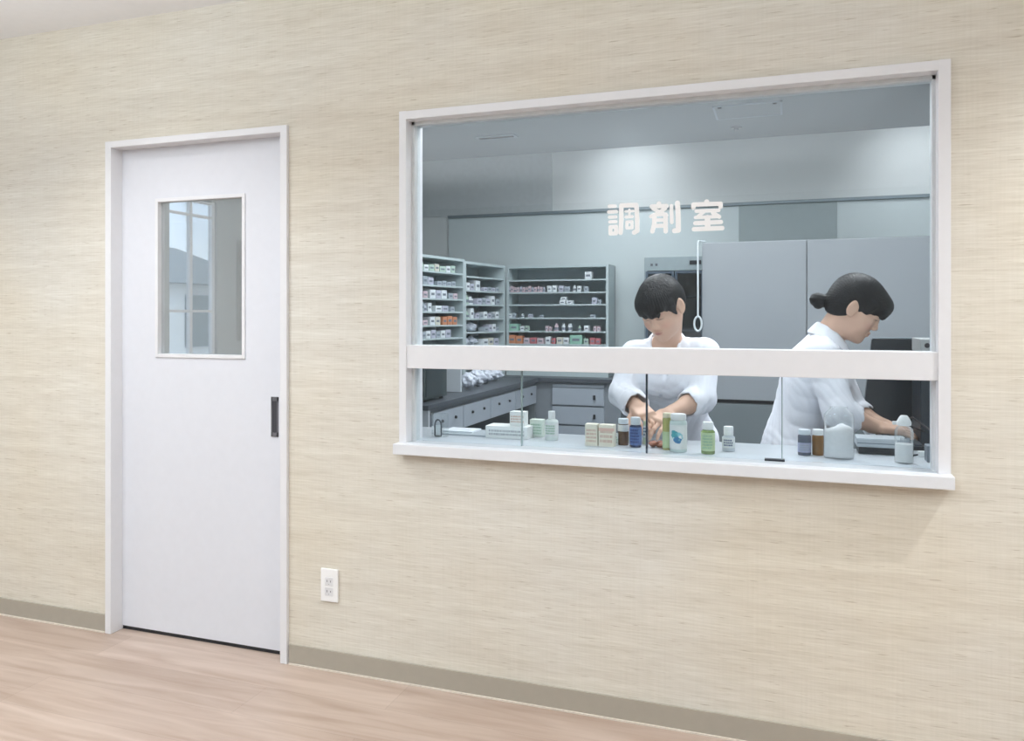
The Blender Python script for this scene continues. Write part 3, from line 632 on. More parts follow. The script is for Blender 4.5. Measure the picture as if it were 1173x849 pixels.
for v in p1.data.vertices: v.co.x += (.037*(v.co.z/.311) if v.co.x < 0 else 0)
p2 = box('bezel_edge', BEZ, -.2, .22, -.014, .014, .311, .317, t, .001); tilt(p2, -4, .05)
for v in p2.data.vertices: v.co.x += (.037 if v.co.x < 0 else 0)
box('screen', mat('screen_dark', (30, 40, 52), .15), -.14, .2, .012, .0135, .02, .28, t); tilt([k for k in C.objects if k.parent == t and k.name.startswith('screen')][0], -4, .05)
box('stand_neck', BLK, -.03, .03, -.01, .03, .0, .12, t, .003); box('stand_base', BLK, -.11, .11, -.06, .10, 0, .012, t, .004)
p0 = onplane(1053, 404, .55)
t = thing('computer_tower', 'dark computer tower with a beige top panel and two round knobs, at the right jamb', 'computer', (p0.x, .52, .85))
zt = onplane(1060, 388.5, .52).z-.85
box('case', mat('tower_dark', (34, 44, 54), .35), 0, .20, 0, .2, 0, zt-.045, t, .003)
box('top_panel', mat('beige_panel', (178, 180, 180), .5), 0, .20, 0, .2, zt-.045, zt, t, .003)
for xx in (.02, .042, .09):
    bm = bmesh.new(); lathe(bm, [(.0085, 0), (.0085, .005), (.004, .007), (0, .007)], 0, 0, 0, 16)
    for v in bm.verts: v.co = Vector((xx+v.co.x, .001-v.co.z, zt-.022+v.co.y))
    fin('knob', bm, DARK, t)
for zz in (.04, .12): box('port', CAPG, .045, .054, -.004, .002, zz, zz+.022, t, .001)
p0 = P(1005, 520)
t = thing('label_printer', 'low light grey and black printer device on the counter beside the dropper bottle', 'printer', (p0.x+.005, p0.y-.02, CZ))
box('black_base', DARK, -.062, .075, .004, .09, 0, .022, t, .003); box('grey_cover', mat('printer_cover', (190, 198, 204), .4), -.068, .08, 0, .092, .022, .052, t, .005)
box('cover_groove', mat('printer_groove', (120, 128, 136), .5), -.066, .078, -.0006, .002, .034, .037, t); 
bm = bmesh.new(); tube(bm, [(p0.x+.14, .22, .875), (p0.x+.16, .3, .93), (p0.x+.12, .42, .96), (p0.x+.10, .5, .93), (p0.x+.17, .515, .90)], .003)
tag(fin('power_cable', bm, DARK, smooth=True), 'thin black cable curving behind the dropper bottle', 'cable')
p0 = P(1010, 517)
t = tag(box('pen', DARK, p0.x-.03, p0.x+.015, p0.y-.045, p0.y-.036, CZ, CZ+.007, None, .002), 'short black pen lying in front of the grey printer', 'pen')
p0 = P(1057, 524); t = thing('adapter_block', 'small white plug adapter with black cord at the right jamb', 'adapter', (p0.x, p0.y, CZ))
box('plug_body', CAPW, -.012, .012, 0, .02, 0, .018, t, .003)
bm = bmesh.new(); tube(bm, [(-.012, .01, .006), (-.03, .0, .004), (-.045, .02, .004), (-.03, .05, .005)], .003); fin('cord', bm, DARK, t, smooth=True)
p0 = P(1067, 530)
tag(box('metal_box', mat('metal_grey', (128, 136, 144), .4), p0.x-.012, p0.x+.03, p0.y, p0.y+.05, CZ, CZ+.05, None, .002), 'small grey box tucked against the right jamb', 'box')
# ================================================================== PEOPLE (signed distance modelling)
def nrm(v): v = np.array(v, float); return v/np.linalg.norm(v)
class Field:
    def __init__(s): s.p = []
    def ell(s, c, r, R=np.eye(3), k=.015, op='u'):
        s.p.append(('e', np.array(c, float), np.array(r, float), np.array(R, float), k, op, max(r)))
    def cone(s, a, b, ra, rb, k=.015, op='u', sq=None):
        a = np.array(a, float); b = np.array(b, float)
        s.p.append(('c', a, b, (ra, rb), k, op, np.linalg.norm(b-a)/2+max(ra, rb)))
    def box(s, c, hx, r, R=np.eye(3), k=.01, op='u'):
        s.p.append(('b', np.array(c, float), np.array(hx, float), (np.array(R, float), r), k, op, np.linalg.norm(hx)+r))
    def ev(s, P, bc=None, br=None):
        d = np.full(len(P), .5)
        for q in s.p:
            typ, a, b, c, k, op, rad = q
            if bc is not None:
                cen = (a+b)/2 if typ == 'c' else a
                if np.linalg.norm(cen-bc) > rad+br+k+.02: continue
            if typ == 'e':
                L = (P-a)@c; k0 = np.linalg.norm(L/b, axis=1); k1 = np.linalg.norm(L/(b*b), axis=1)+1e-9; e = k0*(k0-1)/k1
            elif typ == 'c':
                pa = P-a; ba = b-a; h = np.clip(pa@ba/(ba@ba), 0, 1); e = np.linalg.norm(pa-h[:, None]*ba, axis=1)-(c[0]+(c[1]-c[0])*h)
            else:
                L = np.abs((P-a)@c[0])-b; e = np.linalg.norm(np.maximum(L, 0), axis=1)+np.minimum(L.max(axis=1), 0)-c[1]
            if op == 'u':
                h = np.maximum(k-np.abs(d-e), 0)/k; d = np.minimum(d, e)-h*h*k*.25
            else:
                h = np.maximum(k-np.abs(d+e), 0)/k; d = np.maximum(d, -e)+h*h*k*.25
        return d
def sdf_mesh(name, fld, lo, hi, h, m, parent=None, post=None, colf=None, smooth=1):
    lo = np.array(lo); B = 14
    n = np.ceil((np.array(hi)-lo)/h).astype(int)+1; n = (np.ceil(n/B)*B).astype(int)
    G = np.full(n, .5, np.float32)
    ax = np.arange(B)*h; loc = np.stack(np.meshgrid(ax, ax, ax, indexing='ij'), -1).reshape(-1, 3)
    br = B*h*.87
    for i in range(0, n[0], B):
        for j in range(0, n[1], B):
            for k in range(0, n[2], B):
                o = lo+np.array((i, j, k))*h; bc = o+B*h/2
                dc = fld.ev(bc[None, :], bc, br)[0]
                if dc > br+.025: continue
                if dc < -br-.03: G[i:i+B, j:j+B, k:k+B] = -.5; continue
                P_ = o+loc; dd = fld.ev(P_, bc, br)
                if post is not None: dd = post(P_, dd)
                G[i:i+B, j:j+B, k:k+B] = dd.reshape(B, B, B)
    S = G < 0
    c = [S[a:n[0]-1+a, b:n[1]-1+b, d:n[2]-1+d] for a in (0, 1) for b in (0, 1) for d in (0, 1)]
    anyv = c[0].copy(); allv = c[0].copy()
    for q in c[1:]: anyv |= q; allv &= q
    act = anyv & ~allv
    idx = np.argwhere(act); vid = -np.ones(act.shape, np.int64); vid[act] = np.arange(len(idx))
    acc = np.zeros((len(idx), 3)); cnt = np.zeros(len(idx))
    cor = [(a, b, d) for a in (0, 1) for b in (0, 1) for d in (0, 1)]
    for a in cor:
        for ax_ in range(3):
            if a[ax_]: continue
            b = list(a); b[ax_] = 1
            ga = G[idx[:, 0]+a[0], idx[:, 1]+a[1], idx[:, 2]+a[2]].astype(float); gb = G[idx[:, 0]+b[0], idx[:, 1]+b[1], idx[:, 2]+b[2]].astype(float)
            mk = (ga < 0) != (gb < 0); t_ = np.where(mk, ga/(np.where(ga == gb, 1, ga-gb)), 0)
            pt = np.tile(np.array(a, float), (len(idx), 1)); pt[:, ax_] += t_
            acc[mk] += pt[mk]; cnt[mk] += 1
    V = lo+(idx+acc/cnt[:, None])*h
    faces = []
    for ax_ in range(3):
        sl0 = [slice(None)]*3; sl1 = [slice(None)]*3; sl0[ax_] = slice(0, n[ax_]-1); sl1[ax_] = slice(1, n[ax_])
        ch = np.argwhere(S[tuple(sl0)] != S[tuple(sl1)]); u, v = [q for q in range(3) if q != ax_]
        ch = ch[(ch[:, u] > 0) & (ch[:, v] > 0) & (ch[:, u] < n[u]-1) & (ch[:, v] < n[v]-1)]
        q = []
        for du, dv in ((0, 0), (1, 0), (1, 1), (0, 1)):
            w_ = ch.copy(); w_[:, u] -= du; w_[:, v] -= dv; q.append(vid[w_[:, 0], w_[:, 1], w_[:, 2]])
        q = np.stack(q, 1); s0 = S[ch[:, 0], ch[:, 1], ch[:, 2]]
        if ax_ == 1: s0 = ~s0
        q[~s0] = q[~s0][:, ::-1]
        faces.append(q)
    Fc = np.concatenate(faces); Fc = Fc[(Fc >= 0).all(1)]
    # light laplacian smoothing
    for _ in range(smooth):
        nb = np.zeros_like(V); ct = np.zeros(len(V))
        for a_, b_ in ((0, 1), (1, 2), (2, 3), (3, 0)):
            np.add.at(nb, Fc[:, a_], V[Fc[:, b_]]); np.add.at(nb, Fc[:, b_], V[Fc[:, a_]]); np.add.at(ct, Fc[:, a_], 1); np.add.at(ct, Fc[:, b_], 1)
        V = V*.5+.5*nb/np.maximum(ct, 1)[:, None]
    me = bpy.data.meshes.new(name); me.vertices.add(len(V)); me.vertices.foreach_set('co', V.astype(np.float32).ravel())
    me.loops.add(Fc.size); me.loops.foreach_set('vertex_index', Fc.astype(np.int32).ravel())
    me.polygons.add(len(Fc)); me.polygons.foreach_set('loop_start', np.arange(0, Fc.size, 4, dtype=np.int32))
    me.update(calc_edges=True); me.validate(); me.shade_smooth()
    if colf is not None:
        at = me.color_attributes.new('tint', 'FLOAT_COLOR', 'POINT'); cc = np.ones((len(V), 4), np.float32); cc[:, :3] = colf(V); at.data.foreach_set('color', cc.ravel())
    o = bpy.data.objects.new(name, me); C.objects.link(o); me.materials.append(m)
    if parent: o.parent = parent
    return o
def skinmat():
    m = bpy.data.materials.new('skin'); m.use_nodes = True; nt = m.node_tree; b = nt.nodes['Principled BSDF']
    a = nt.nodes.new('ShaderNodeVertexColor'); a.layer_name = 'tint'
    n = nt.nodes.new('ShaderNodeTexNoise'); n.inputs['Scale'].default_value = 60
    r = nt.nodes.new('ShaderNodeValToRGB'); r.color_ramp.elements[0].color = (.93, .91, .9, 1); r.color_ramp.elements[1].color = (1, 1, 1, 1)
    tc = nt.nodes.new('ShaderNodeTexCoord'); nt.links.new(tc.outputs['Object'], n.inputs['Vector']); nt.links.new(n.outputs['Fac'], r.inputs['Fac'])
    mx = nt.nodes.new('ShaderNodeMix'); mx.data_type = 'RGBA'; mx.blend_type = 'MULTIPLY'; mx.inputs['Factor'].default_value = 1
    nt.links.new(a.outputs['Color'], mx.inputs['A']); nt.links.new(r.outputs['Color'], mx.inputs['B']); nt.links.new(mx.outputs['Result'], b.inputs['Base Color'])
    b.inputs['Roughness'].default_value = .5; b.inputs['Subsurface Weight'].default_value = .0
    return m
SKIN = skinmat(); SK = np.array(srgb((228, 188, 164))); LIP = np.array(srgb((196, 124, 118))); HAIRC = np.array(srgb((34, 32, 34)))
def hairmat():
    m = mat('dark_hair', (12, 14, 19), .48, var=.2, scale=40, spec=.3); nt = m.node_tree; b = nt.nodes['Principled BSDF']
    tc = nt.nodes.new('ShaderNodeTexCoord'); mp = nt.nodes.new('ShaderNodeMapping'); mp.inputs['Scale'].default_value = (260, 260, 14)
    n = nt.nodes.new('ShaderNodeTexNoise'); n.inputs['Scale'].default_value = 1; bp = nt.nodes.new('ShaderNodeBump'); bp.inputs['Strength'].default_value = .5; bp.inputs['Distance'].default_value = .002
    nt.links.new(tc.outputs['Object'], mp.inputs[0]); nt.links.new(mp.outputs[0], n.inputs['Vector']); nt.links.new(n.outputs['Fac'], bp.inputs['Height']); nt.links.new(bp.outputs['Normal'], b.inputs['Normal'])
    return m
HAIR = hairmat(); COAT = mat('white_lab_coat', (240, 241, 248), .8, var=.015, bump=.15, scale=120, spec=.2); PANTS = mat('navy_trousers', (58, 64, 84), .8)
def frame(fwd, up):
    Y = nrm(fwd); X = nrm(np.cross(Y, up)); Z = np.cross(X, Y); return np.stack([X, Y, Z], 1)
def head_prims(f, c, R):
    W = lambda x, y, z: c+R@np.array((x, y, z))
    E = lambda x, y, z, a, b, d, k=.012, op='u', R2=None: f.ell(W(x, y, z), (a, b, d), R if R2 is None else R@R2, k, op)
    E(0, -.012, .03, .073, .090, .082); E(0, .026, -.028, .060, .060, .078, .03); E(0, .040, -.072, .043, .042, .034, .025)
    E(0, .068, -.095, .019, .016, .015, .02)
    for s in (-1, 1):
        E(s*.036, .050, -.035, .026, .028, .028, .02)
        E(s*.031, .097, .006, .017, .014, .011, .012, 's')
        E(s*.031, .0745, .002, .0155, .013, .0105, .006)
        E(s*.0105, .092, -.034, .0075, .009, .007, .006)
        a = math.radians(18)*s; Rz = np.array([[math.cos(a), -math.sin(a), 0], [math.sin(a), math.cos(a), 0], [0, 0, 1]])
        E(s*.077, -.006, -.008, .006, .019, .031, .006, 'u', Rz); E(s*.0855, .0, -.004, .0075, .010, .018, .004, 's', Rz); E(s*.074, .001, -.032, .006, .009, .009, .006)
    E(0, .066, .024, .046, .022, .010, .015)
    f.cone(W(0, .080, .014), W(0, .0935, -.022), .0062, .0078, .014); E(0, .0975, -.0285, .0078, .0075, .0062, .009)
    E(0, .0865, -.055, .021, .0085, .0048, .006); E(0, .0855, -.0655, .017, .0085, .0056, .006); E(0, .098, -.0603, .019, .005, .0012, .003, 's')
def skin_color(c, R, hands):
    def f(V):
        L = (V-c)@R; n = len(V); col = np.tile(SK, (n, 1))
        def blend(mask, cc, a): col[:] = col*(1-mask[:, None]*a)+np.array(cc)*mask[:, None]*a
        g = lambda x, y, z, a, b, d: np.clip(1.6*(1-np.sqrt(((np.abs(L[:, 0])-x)/a)**2+((L[:, 1]-y)/b)**2+((L[:, 2]-z)/d)**2)), 0, 1)
        blend(g(.040, .06, -.035, .028, .05, .024), srgb((220, 150, 136)), .35)
        blend(g(0, .09, -.060, .023, .02, .0115), LIP, .8)
        blend(g(.031, .085, -.0035, .0185, .02, .0032), HAIRC, .9)
        blend(g(.033, .08, .0235, .021, .03, .0045), HAIRC, .75)
        blend(g(.011, .095, -.0405, .005, .012, .003), srgb((120, 70, 60)), .6)
        blend(g(0, .09, -.0603, .02, .02, .0016), srgb((110, 55, 58)), .8)
        return col
    return f
def hand(f, wr, d, n, side, curl, scale=1.0, spread=.10, thumb=1):
    """wr wrist point, d finger direction, n palm-facing normal, side +1: thumb on +s"""
    d = nrm(d); n = nrm(np.array(n)-np.dot(n, d)*d); s = np.cross(d, n)*side
    R = np.stack([s, d, n], 1); wr = np.array(wr, float); q = scale
    f.cone(wr-d*.02, wr+d*.012, .0225*q, .021*q, .012)
    f.box(wr+d*.046*q, (.026*q, .034*q, .0035*q), .0095*q, R, .012)
    Ls = (.070, .078, .073, .056); rs = (.0078, .008, .0076, .0068)
    for i in range(4):
        x = (.029-.0193*i)*q; a = spread*(1.5-i)/1.5
        base = wr+d*(.080-.004*abs(i-1))*q+s*x
        dd = nrm(d*math.cos(a)+s*math.sin(a)); p = base-dd*.014*q; th = curl[i % len(curl)]*.45; r = rs[i]*q
        for seg, fr in enumerate((.5, .28, .22)):
            v = dd*math.cos(th)+n*math.sin(th); e = p+v*(Ls[i]*q*fr+(.014*q if seg == 0 else 0)); f.cone(p, e, r*(1-.07*seg), r*(.95-.1*seg), .0035); p = e; th += curl[i % len(curl)]*(.75 if seg == 0 else .6)
    p = wr+d*.022*q+s*.024*q+n*.006*q
    v = nrm(d*.62+s*.72+n*.35)
    e = p+v*.036*q; f.cone(p, e, .0125*q, .0098*q, .01); v2 = nrm(d*.85+s*.35*thumb+n*.45); e2 = e+v2*.030*q; f.cone(e, e2, .0096*q, .0086*q, .004); v3 = nrm(d*.9+s*.05+n*.5); f.cone(e2, e2+v3*.02*q, .0086*q, .0072*q, .004)
def legs(f, pel, lat, r0, r1, off=0, foot=True):
    for s in (-1, 1):
        hip = pel+lat*s*.085+np.array((0, 0, -.05)); kn = np.array((hip[0], hip[1]+.02, .46)); an = np.array((hip[0], hip[1]+.05, .09))
        f.cone(hip, kn, .08+off, .055+off, .03); f.cone(kn, an, .053+off, .036+off, .02)
def person(name, label, J, HC, HR, lat, tf, hands, cuff, bb, hairfn, collar, h=.003, buttons=False, sk_=1):
    t = thing(name, label, 'person', (J['pel'][0], J['pel'][1], 0)); 
    inv = Matrix.Translation((-J['pel'][0], -J['pel'][1], 0))
    pel, che, nb = [np.array(J[k], float) for k in ('pel', 'che', 'nb')]
    RT = frame(tf, nrm(nb-pel))
    f = Field()
    legs(f, pel, lat, 0, 0)
    f.ell(pel, (.155, .11, .11), RT, .04); f.ell(pel*.5+che*.5, (.118, .086, .13), RT, .05); f.ell(che, (.145, .10, .14), RT, .05)
    shl, shr = np.array(J['shl']), np.array(J['shr'])
    f.cone(shl, nb-RT[:, 2]*.035, .043, .045, .04); f.cone(shr, nb-RT[:, 2]*.035, .043, .045, .04)
    f.cone(nb-RT[:, 2]*.02, HC+HR@np.array((0, -.02, -.055)), .052, .049, .025)
    head_prims(f, HC, HR)
    for a, b, c in (('shl', 'ell', 'wrl'), ('shr', 'elr', 'wrr')):
        A, B_, C_ = [np.array(J[k], float) for k in (a, b, c)]
        f.cone(A, B_, .043, .034, .02); f.cone(B_, B_+(C_-B_)*.4, .035, .034, .015); f.cone(B_+(C_-B_)*.4, C_, .034, .0225, .015)
    for hnd_ in hands: hand(f, **hnd_)
    for s in (-1, 1):
        hip = pel+lat*s*.085; fc = np.array((hip[0], hip[1]+.05, .04)); fw = nrm((tf[0], tf[1], 0)); f.cone(fc-fw*.04, fc+fw*.14, .034, .026, .02)
    body = sdf_mesh('body', f, bb[0], bb[1], h, SKIN, t, colf=skin_color(HC, HR, None)); body.data.transform(inv)
    # coat
    g = Field(); 
    g.ell(pel, (.175, .135*sk_, .13), RT, .04); g.ell(pel*.5+che*.5, (.147, .112, .16), RT, .06); g.ell(che, (.166, .117, .15), RT, .05)
    for s in (-1, 1): g.ell(che+RT@np.array((s*.062, .065, .0)), (.058, .05, .055), RT, .05)
    g.cone(shl, nb-RT[:, 2]*.042, .056, .052, .04); g.cone(shr, nb-RT[:, 2]*.042, .056, .052, .04)
    kn = np.array((pel[0], pel[1]+.02, .52)); g.ell(pel*.6+kn*.4, (.19, .15*sk_, .22), frame((tf[0], tf[1], 0), (0, 0, 1)), .06); g.ell(kn+np.array((0, 0, .08)), (.205, .165*sk_, .16), frame((tf[0], tf[1], 0), (0, 0, 1)), .06)
    for (a, b, c), cf in zip((('shl', 'ell', 'wrl'), ('shr', 'elr', 'wrr')), cuff):
        A, B_, C_ = [np.array(J[k], float) for k in (a, b, c)]
        e = B_+(C_-B_)*cf
        g.cone(A, B_, .059, .054, .022); g.cone(B_, e, .054, .049, .018); g.cone(e-(C_-B_)*.06, e, .053, .052, .006)
        dd = nrm(C_-B_); g.box(e+dd*.062, (.075, .005, .075), .002, frame(dd, (0, .3, 1)), .002, 's')
        g.cone(e-dd*.012, e+dd*.06, .041, .044, .006, 's')
    # V neck opening
    fwd = RT[:, 1]; up = RT[:, 2]; nbf = nb+fwd*.05
    g.cone(nb+up*.06, nb+up*.0+fwd*.05, .056, .05, .008, 's')
    g.cone(nbf+up*.02+fwd*.035, nbf-up*.10+fwd*.085, .045, .006, .008, 's')
    side = RT[:, 0]
    def folds(P_, d_):
        q = P_-pel; a_ = q@side; b_ = q@up; c_ = q@fwd
        f1 = np.sin(a_*38+b_*22+c_*14+2.6*np.sin(b_*11+c_*9+a_*5)); f2 = np.sin(b_*58+a_*37+c_*20+3*np.sin(a_*19+c_*13)); f3 = np.sin(c_*80+b_*66-a_*42+2*np.sin(b_*25))
        return d_ + .0030*(1-np.abs(f1)**.7) + .0032*(1-np.abs(f2)**.6) + .0016*(1-np.abs(f3)) - .003
    coat = sdf_mesh('lab_coat', g, bb[0], bb[1], .004, COAT, t, post=folds, smooth=1); coat.data.transform(inv)
    if buttons:
        for k in range(4):
            q0 = nb-up*(.17+.085*k); q1 = q0+fwd*.3; lo_, hi_ = 0., 1.
            ts = np.linspace(0, 1, 200); PP = q1[None]*(1-ts[:, None])+q0[None]*ts[:, None]; dd_ = g.ev(PP); kk = np.argmax(dd_ < 0); q = PP[kk]
            bm = bmesh.new(); lathe(bm, [(0, .003), (.006, .003), (.0075, .001), (.0075, -.003)], seg=14)
            M_ = Matrix(np.stack([side, up, fwd], 1).tolist()).to_4x4(); M_.translation = Vector(q)+Vector(side)*.012
            bmesh.ops.transform(bm, matrix=inv @ M_, verts=bm.verts); fin('button', bm, mat('button_grey', (196, 200, 210), .4), t)
    # trousers
    k_ = Field(); legs(k_, pel, lat, 0, 0, .014); k_.ell(pel-np.array((0, 0, .02)), (.163, .12, .11), RT, .03)
    tr = sdf_mesh('trousers', k_, (bb[0][0], bb[0][1], .06), (bb[1][0], bb[1][1], pel[2]+.12), .008, PANTS, t); tr.data.transform(inv)
    # hair
    hf = Field(); post = hairfn(hf, HC, HR)
    hr = sdf_mesh('hair', hf, HC-.19, HC+.19, .003, HAIR, t, post=post, smooth=1); hr.data.transform(inv)
    # collar ribbons
    bm = bmesh.new()
    for rib in collar:
        prev = None
        pts = [(nb+RT@np.array(i_), nb+RT@np.array(o_)) for i_, o_ in rib]
        # subdivide
        fine = []
        for (i0, o0), (i1, o1) in zip(pts, pts[1:]):
            for s_ in np.linspace(0, 1, 5)[:-1]: fine.append((i0*(1-s_)+i1*s_, o0*(1-s_)+o1*s_))
        fine.append(pts[-1])
        for i_, o_ in fine:
            m_ = (i_+o_)/2+nrm(np.cross(o_-i_, np.array((0, 0, 1)))*0+ (RT[:, 1]*.2+RT[:, 2]*.5))*.006
            cur = [bm.verts.new(i_), bm.verts.new(m_), bm.verts.new(o_)]
            if prev:
                bm.faces.new((prev[0], prev[1], cur[1], cur[0])); bm.faces.new((prev[1], prev[2], cur[2], cur[1]))
            prev = cur
    co = fin('collar', bm, COAT, t, smooth=True); co.data.transform(inv)
    so = co.modifiers.new('s', 'SOLIDIFY'); so.thickness = .005; so.offset = 0
    sb = co.modifiers.new('b', 'SUBSURF'); sb.levels = 1; sb.render_levels = 1
    return t, RT
# collar in torso-local coordinates relative to neck base: x side, y forward, z up : (inner, outer)
def collar_pts():
    out = []
    for s in (-1, 1):
        out.append([((0, -.050, .036), (0, -.074, -.014)), ((s*.032, -.044, .037), (s*.052, -.062, -.014)), ((s*.055, -.012, .035), (s*.084, -.014, -.010)), ((s*.055, .03, .022), (s*.092, .032, -.014)),
                    ((s*.046, .070, -.006), (s*.092, .074, -.038)), ((s*.034, .096, -.042), (s*.086, .098, -.066)), ((s*.030, .102, -.053), (s*.060, .106, -.084))])
        out.append([((s*.034, .100, -.050), (s*.086, .098, -.072)), ((s*.026, .114, -.085), (s*.078, .112, -.10)), ((s*.010, .122, -.125), (s*.042, .124, -.14))])
    return out
def rollm(R, a): 
    a = math.radians(a); return R@np.array([[math.cos(a), 0, math.sin(a)], [0, 1, 0], [-math.sin(a), 0, math.cos(a)]])
V3 = lambda px, py, y: np.array(onplane(px, py, y))
# ---- woman 1
HC = V3(758, 351, .47); yaw = math.radians(22); pt = math.radians(36)
HR = rollm(frame((-math.sin(yaw)*math.cos(pt), -math.cos(yaw)*math.cos(pt), -math.sin(pt)), (0, 0, 1)), 6)
J = dict(pel=(-.44, .76, .80), che=V3(765, 430, .62), nb=V3(764, 392, .60), shl=V3(806, 405, .585), shr=V3(728, 408, .585),
         ell=V3(803, 456, .50), wrl=V3(766, 474, .355), elr=V3(714, 451, .50), wrr=V3(730, 466, .35))
def hair1(f, c, R):
    W = lambda x, y, z: c+R@np.array((x, y, z))
    f.ell(W(0, -.012, .033), (.0795, .097, .086), R, .01)
    f.ell(W(0, -.05, -.01), (.067, .060, .068), R, .03)
    f.ell(W(0, -.11, .01), (.03, .03, .03), R, .02)
    f.ell(W(0, .040, .045), (.068, .066, .055), R, .02)      # fringe volume
    f.ell(W(-.01, .075, .030), (.052, .025, .030), R, .015)
    for s in (-1, 1): f.cone(W(s*.064, .034, .03), W(s*.068, .026, -.022), .015, .004, .012)
    f.ell(W(0, .075, -.058), (.060, .075, .068), R, .012, 's')    # clear the face
    for s in (-1, 1): f.ell(W(s*.092, -.004, -.020), (.022, .026, .034), R, .008, 's')
    f.ell(W(-.047, .088, .010), (.011, .03, .020), R, .006, 's')
    f.box(W(0, -.02, -.14), (.15, .15, .07), .005, R, .01, 's')
    def post(P_, d_):
        L = (P_-c)@R; a = np.arctan2(L[:, 0], L[:, 1]+.02); return d_+.0007*np.sin(a*70+L[:, 2]*40)+.0004*np.sin(a*131)+.0022*np.sin(L[:, 0]*210+L[:, 2]*60)*(L[:, 1] > .03)*(L[:, 2] < .03)
    return post
hl = dict(wr=J['wrl'], d=V3(750, 484, .27)-J['wrl'], n=(-.25, .1, -1), side=1, curl=(.55, .6, .65, .75), spread=.14)
hr_ = dict(wr=J['wrr'], d=V3(742, 478, .27)-J['wrr'], n=(.15, .1, -1), side=-1, curl=(.7, .8, .85, .95), spread=.10)
person('person', 'woman in a white coat facing the window, looking down at her hands', J, HC, HR, np.array((1, 0, 0)), np.array((0, -1, -.3)), [hl, hr_], (.30, .80),
       ((-.78, .15, 0), (-.12, 1.02, 1.5)), hair1, collar_pts(), buttons=True)
# ---- woman 2
HC2 = V3(980, 352, .62); pt = math.radians(33); yw = math.radians(4)
HR2 = frame((math.cos(pt)*math.cos(yw), -math.cos(pt)*math.sin(yw), -math.sin(pt)), (0, 0, 1))
J2 = dict(pel=(.035, .66, .80), che=V3(933, 430, .66), nb=V3(948, 384, .65), shr=V3(941, 408, .52), shl=V3(948, 405, .79),
          elr=V3(962, 473, .45), wrr=V3(1004, 489, .52), ell=V3(975, 470, .80), wrl=V3(1012, 487, .72))
def hair2(f, c, R):
    W = lambda x, y, z: c+R@np.array((x, y, z))
    f.ell(W(0, -.012, .034), (.081, .099, .088), R, .01)
    f.ell(W(0, -.045, -.015), (.068, .060, .062), R, .03)
    f.ell(W(0, .042, .048), (.066, .064, .050), R, .02)
    f.ell(W(0, .078, .046), (.052, .024, .034), R, .02)
    f.cone(W(0, .084, .052), W(0, .092, .018), .020, .011, .02)
    for s in (-1, 1):
        f.cone(W(s*.064, .045, .04), W(s*.062, .040, .005), .018, .008, .012)
    f.ell(W(0, .072, -.062), (.060, .074, .070), R, .012, 's')
    for s in (-1, 1): f.ell(W(s*.092, -.002, -.022), (.026, .024, .034), R, .008, 's')
    f.box(W(0, .0, -.145), (.15, .15, .07), .005, R, .01, 's')
    # ponytail
    e1 = c+np.array((-.092, 0, .036)); f.cone(c+np.array((-.075, 0, .03)), e1, .02, .013, .01); w0 = c+np.array((-.130, 0, .028)); f.cone(e1, w0, .011, .017, .008); f.ell(w0, (.026, .024, .025), np.eye(3), .012); f.cone(w0, w0+np.array((.004, 0, -.020)), .023, .015, .012)
    def post(P_, d_):
        L = (P_-c)@R; a = np.arctan2(L[:, 2]-.02, L[:, 1]); return d_+.0007*np.sin(a*60+L[:, 0]*60)+.0004*np.sin(a*121)
    return post
h2r = dict(wr=J2['wrr'], d=V3(1040, 493, .55)-J2['wrr'], n=(0, .25, -1), side=1, curl=(.35, .4, .45, .5), spread=.12)
h2l = dict(wr=J2['wrl'], d=V3(1040, 493, .72)-J2['wrl'], n=(0, -.25, -1), side=-1, curl=(.35, .4, .45, .5), spread=.12)
person('person', 'woman with a ponytail in a white coat, seen in profile bending to the computer', J2, HC2, HR2, np.array((0, 1, 0)), np.array((1, -.05, -.35)), [h2r, h2l], (.28, .28),
       ((-.36, .36, 0), (.62, 1.0, 1.5)), hair2, collar_pts(), sk_=.84)
# keyboard under her hands
kp = V3(1030, 505, .6)
t = thing('keyboard', 'low black keyboard on the side desk under the woman\'s hands', 'keyboard', (.375, .56, .851), math.radians(90))
box('key_base', DARK, -.155, .155, -.06, .06, 0, .014, t, .003)
bm = bmesh.new()
for i in range(13):
    for j in range(4): bx(bm, -.15+i*.023, -.131+i*.023, -.05+j*.025, -.03+j*.025, .014, .019)
fin('keys', bm, mat('key_grey', (60, 66, 74), .5), t)
# ================================================================== OUTSIDE (seen only as a reflection in the door glass)
box('ground_outside', mat('asphalt', (190, 190, 188), .9), -40, -5.6, -30, 20, -.4, -.35)['kind'] = 'structure'
t = thing('house', 'pale house with a dark roof across the street', 'building', (-16, -9.5, 0))
box('wall', mat('house_wall', (222, 224, 228), .8), -3, 3, -5, 5, -.35, 2.05, t)
bm = bmesh.new(); vs = [bm.verts.new(q) for q in ((-3.4, -5.4, 2.05), (3.4, -5.4, 2.05), (3.4, 5.4, 2.05), (-3.4, 5.4, 2.05), (0, -5.4, 3.2), (0, 5.4, 3.2))]
for q in ((0, 1, 4), (3, 5, 2), (0, 4, 5, 3), (1, 2, 5, 4), (0, 3, 2, 1)): bm.faces.new([vs[i] for i in q])
fin('roof', bm, mat('roof_grey', (150, 156, 162), .8), t)
for yy in (-3, 0, 3): box('house_window', mat('house_glass', (110, 124, 136), .2), 2.98, 3.03, yy-.6, yy+.6, .6, 1.8, t)
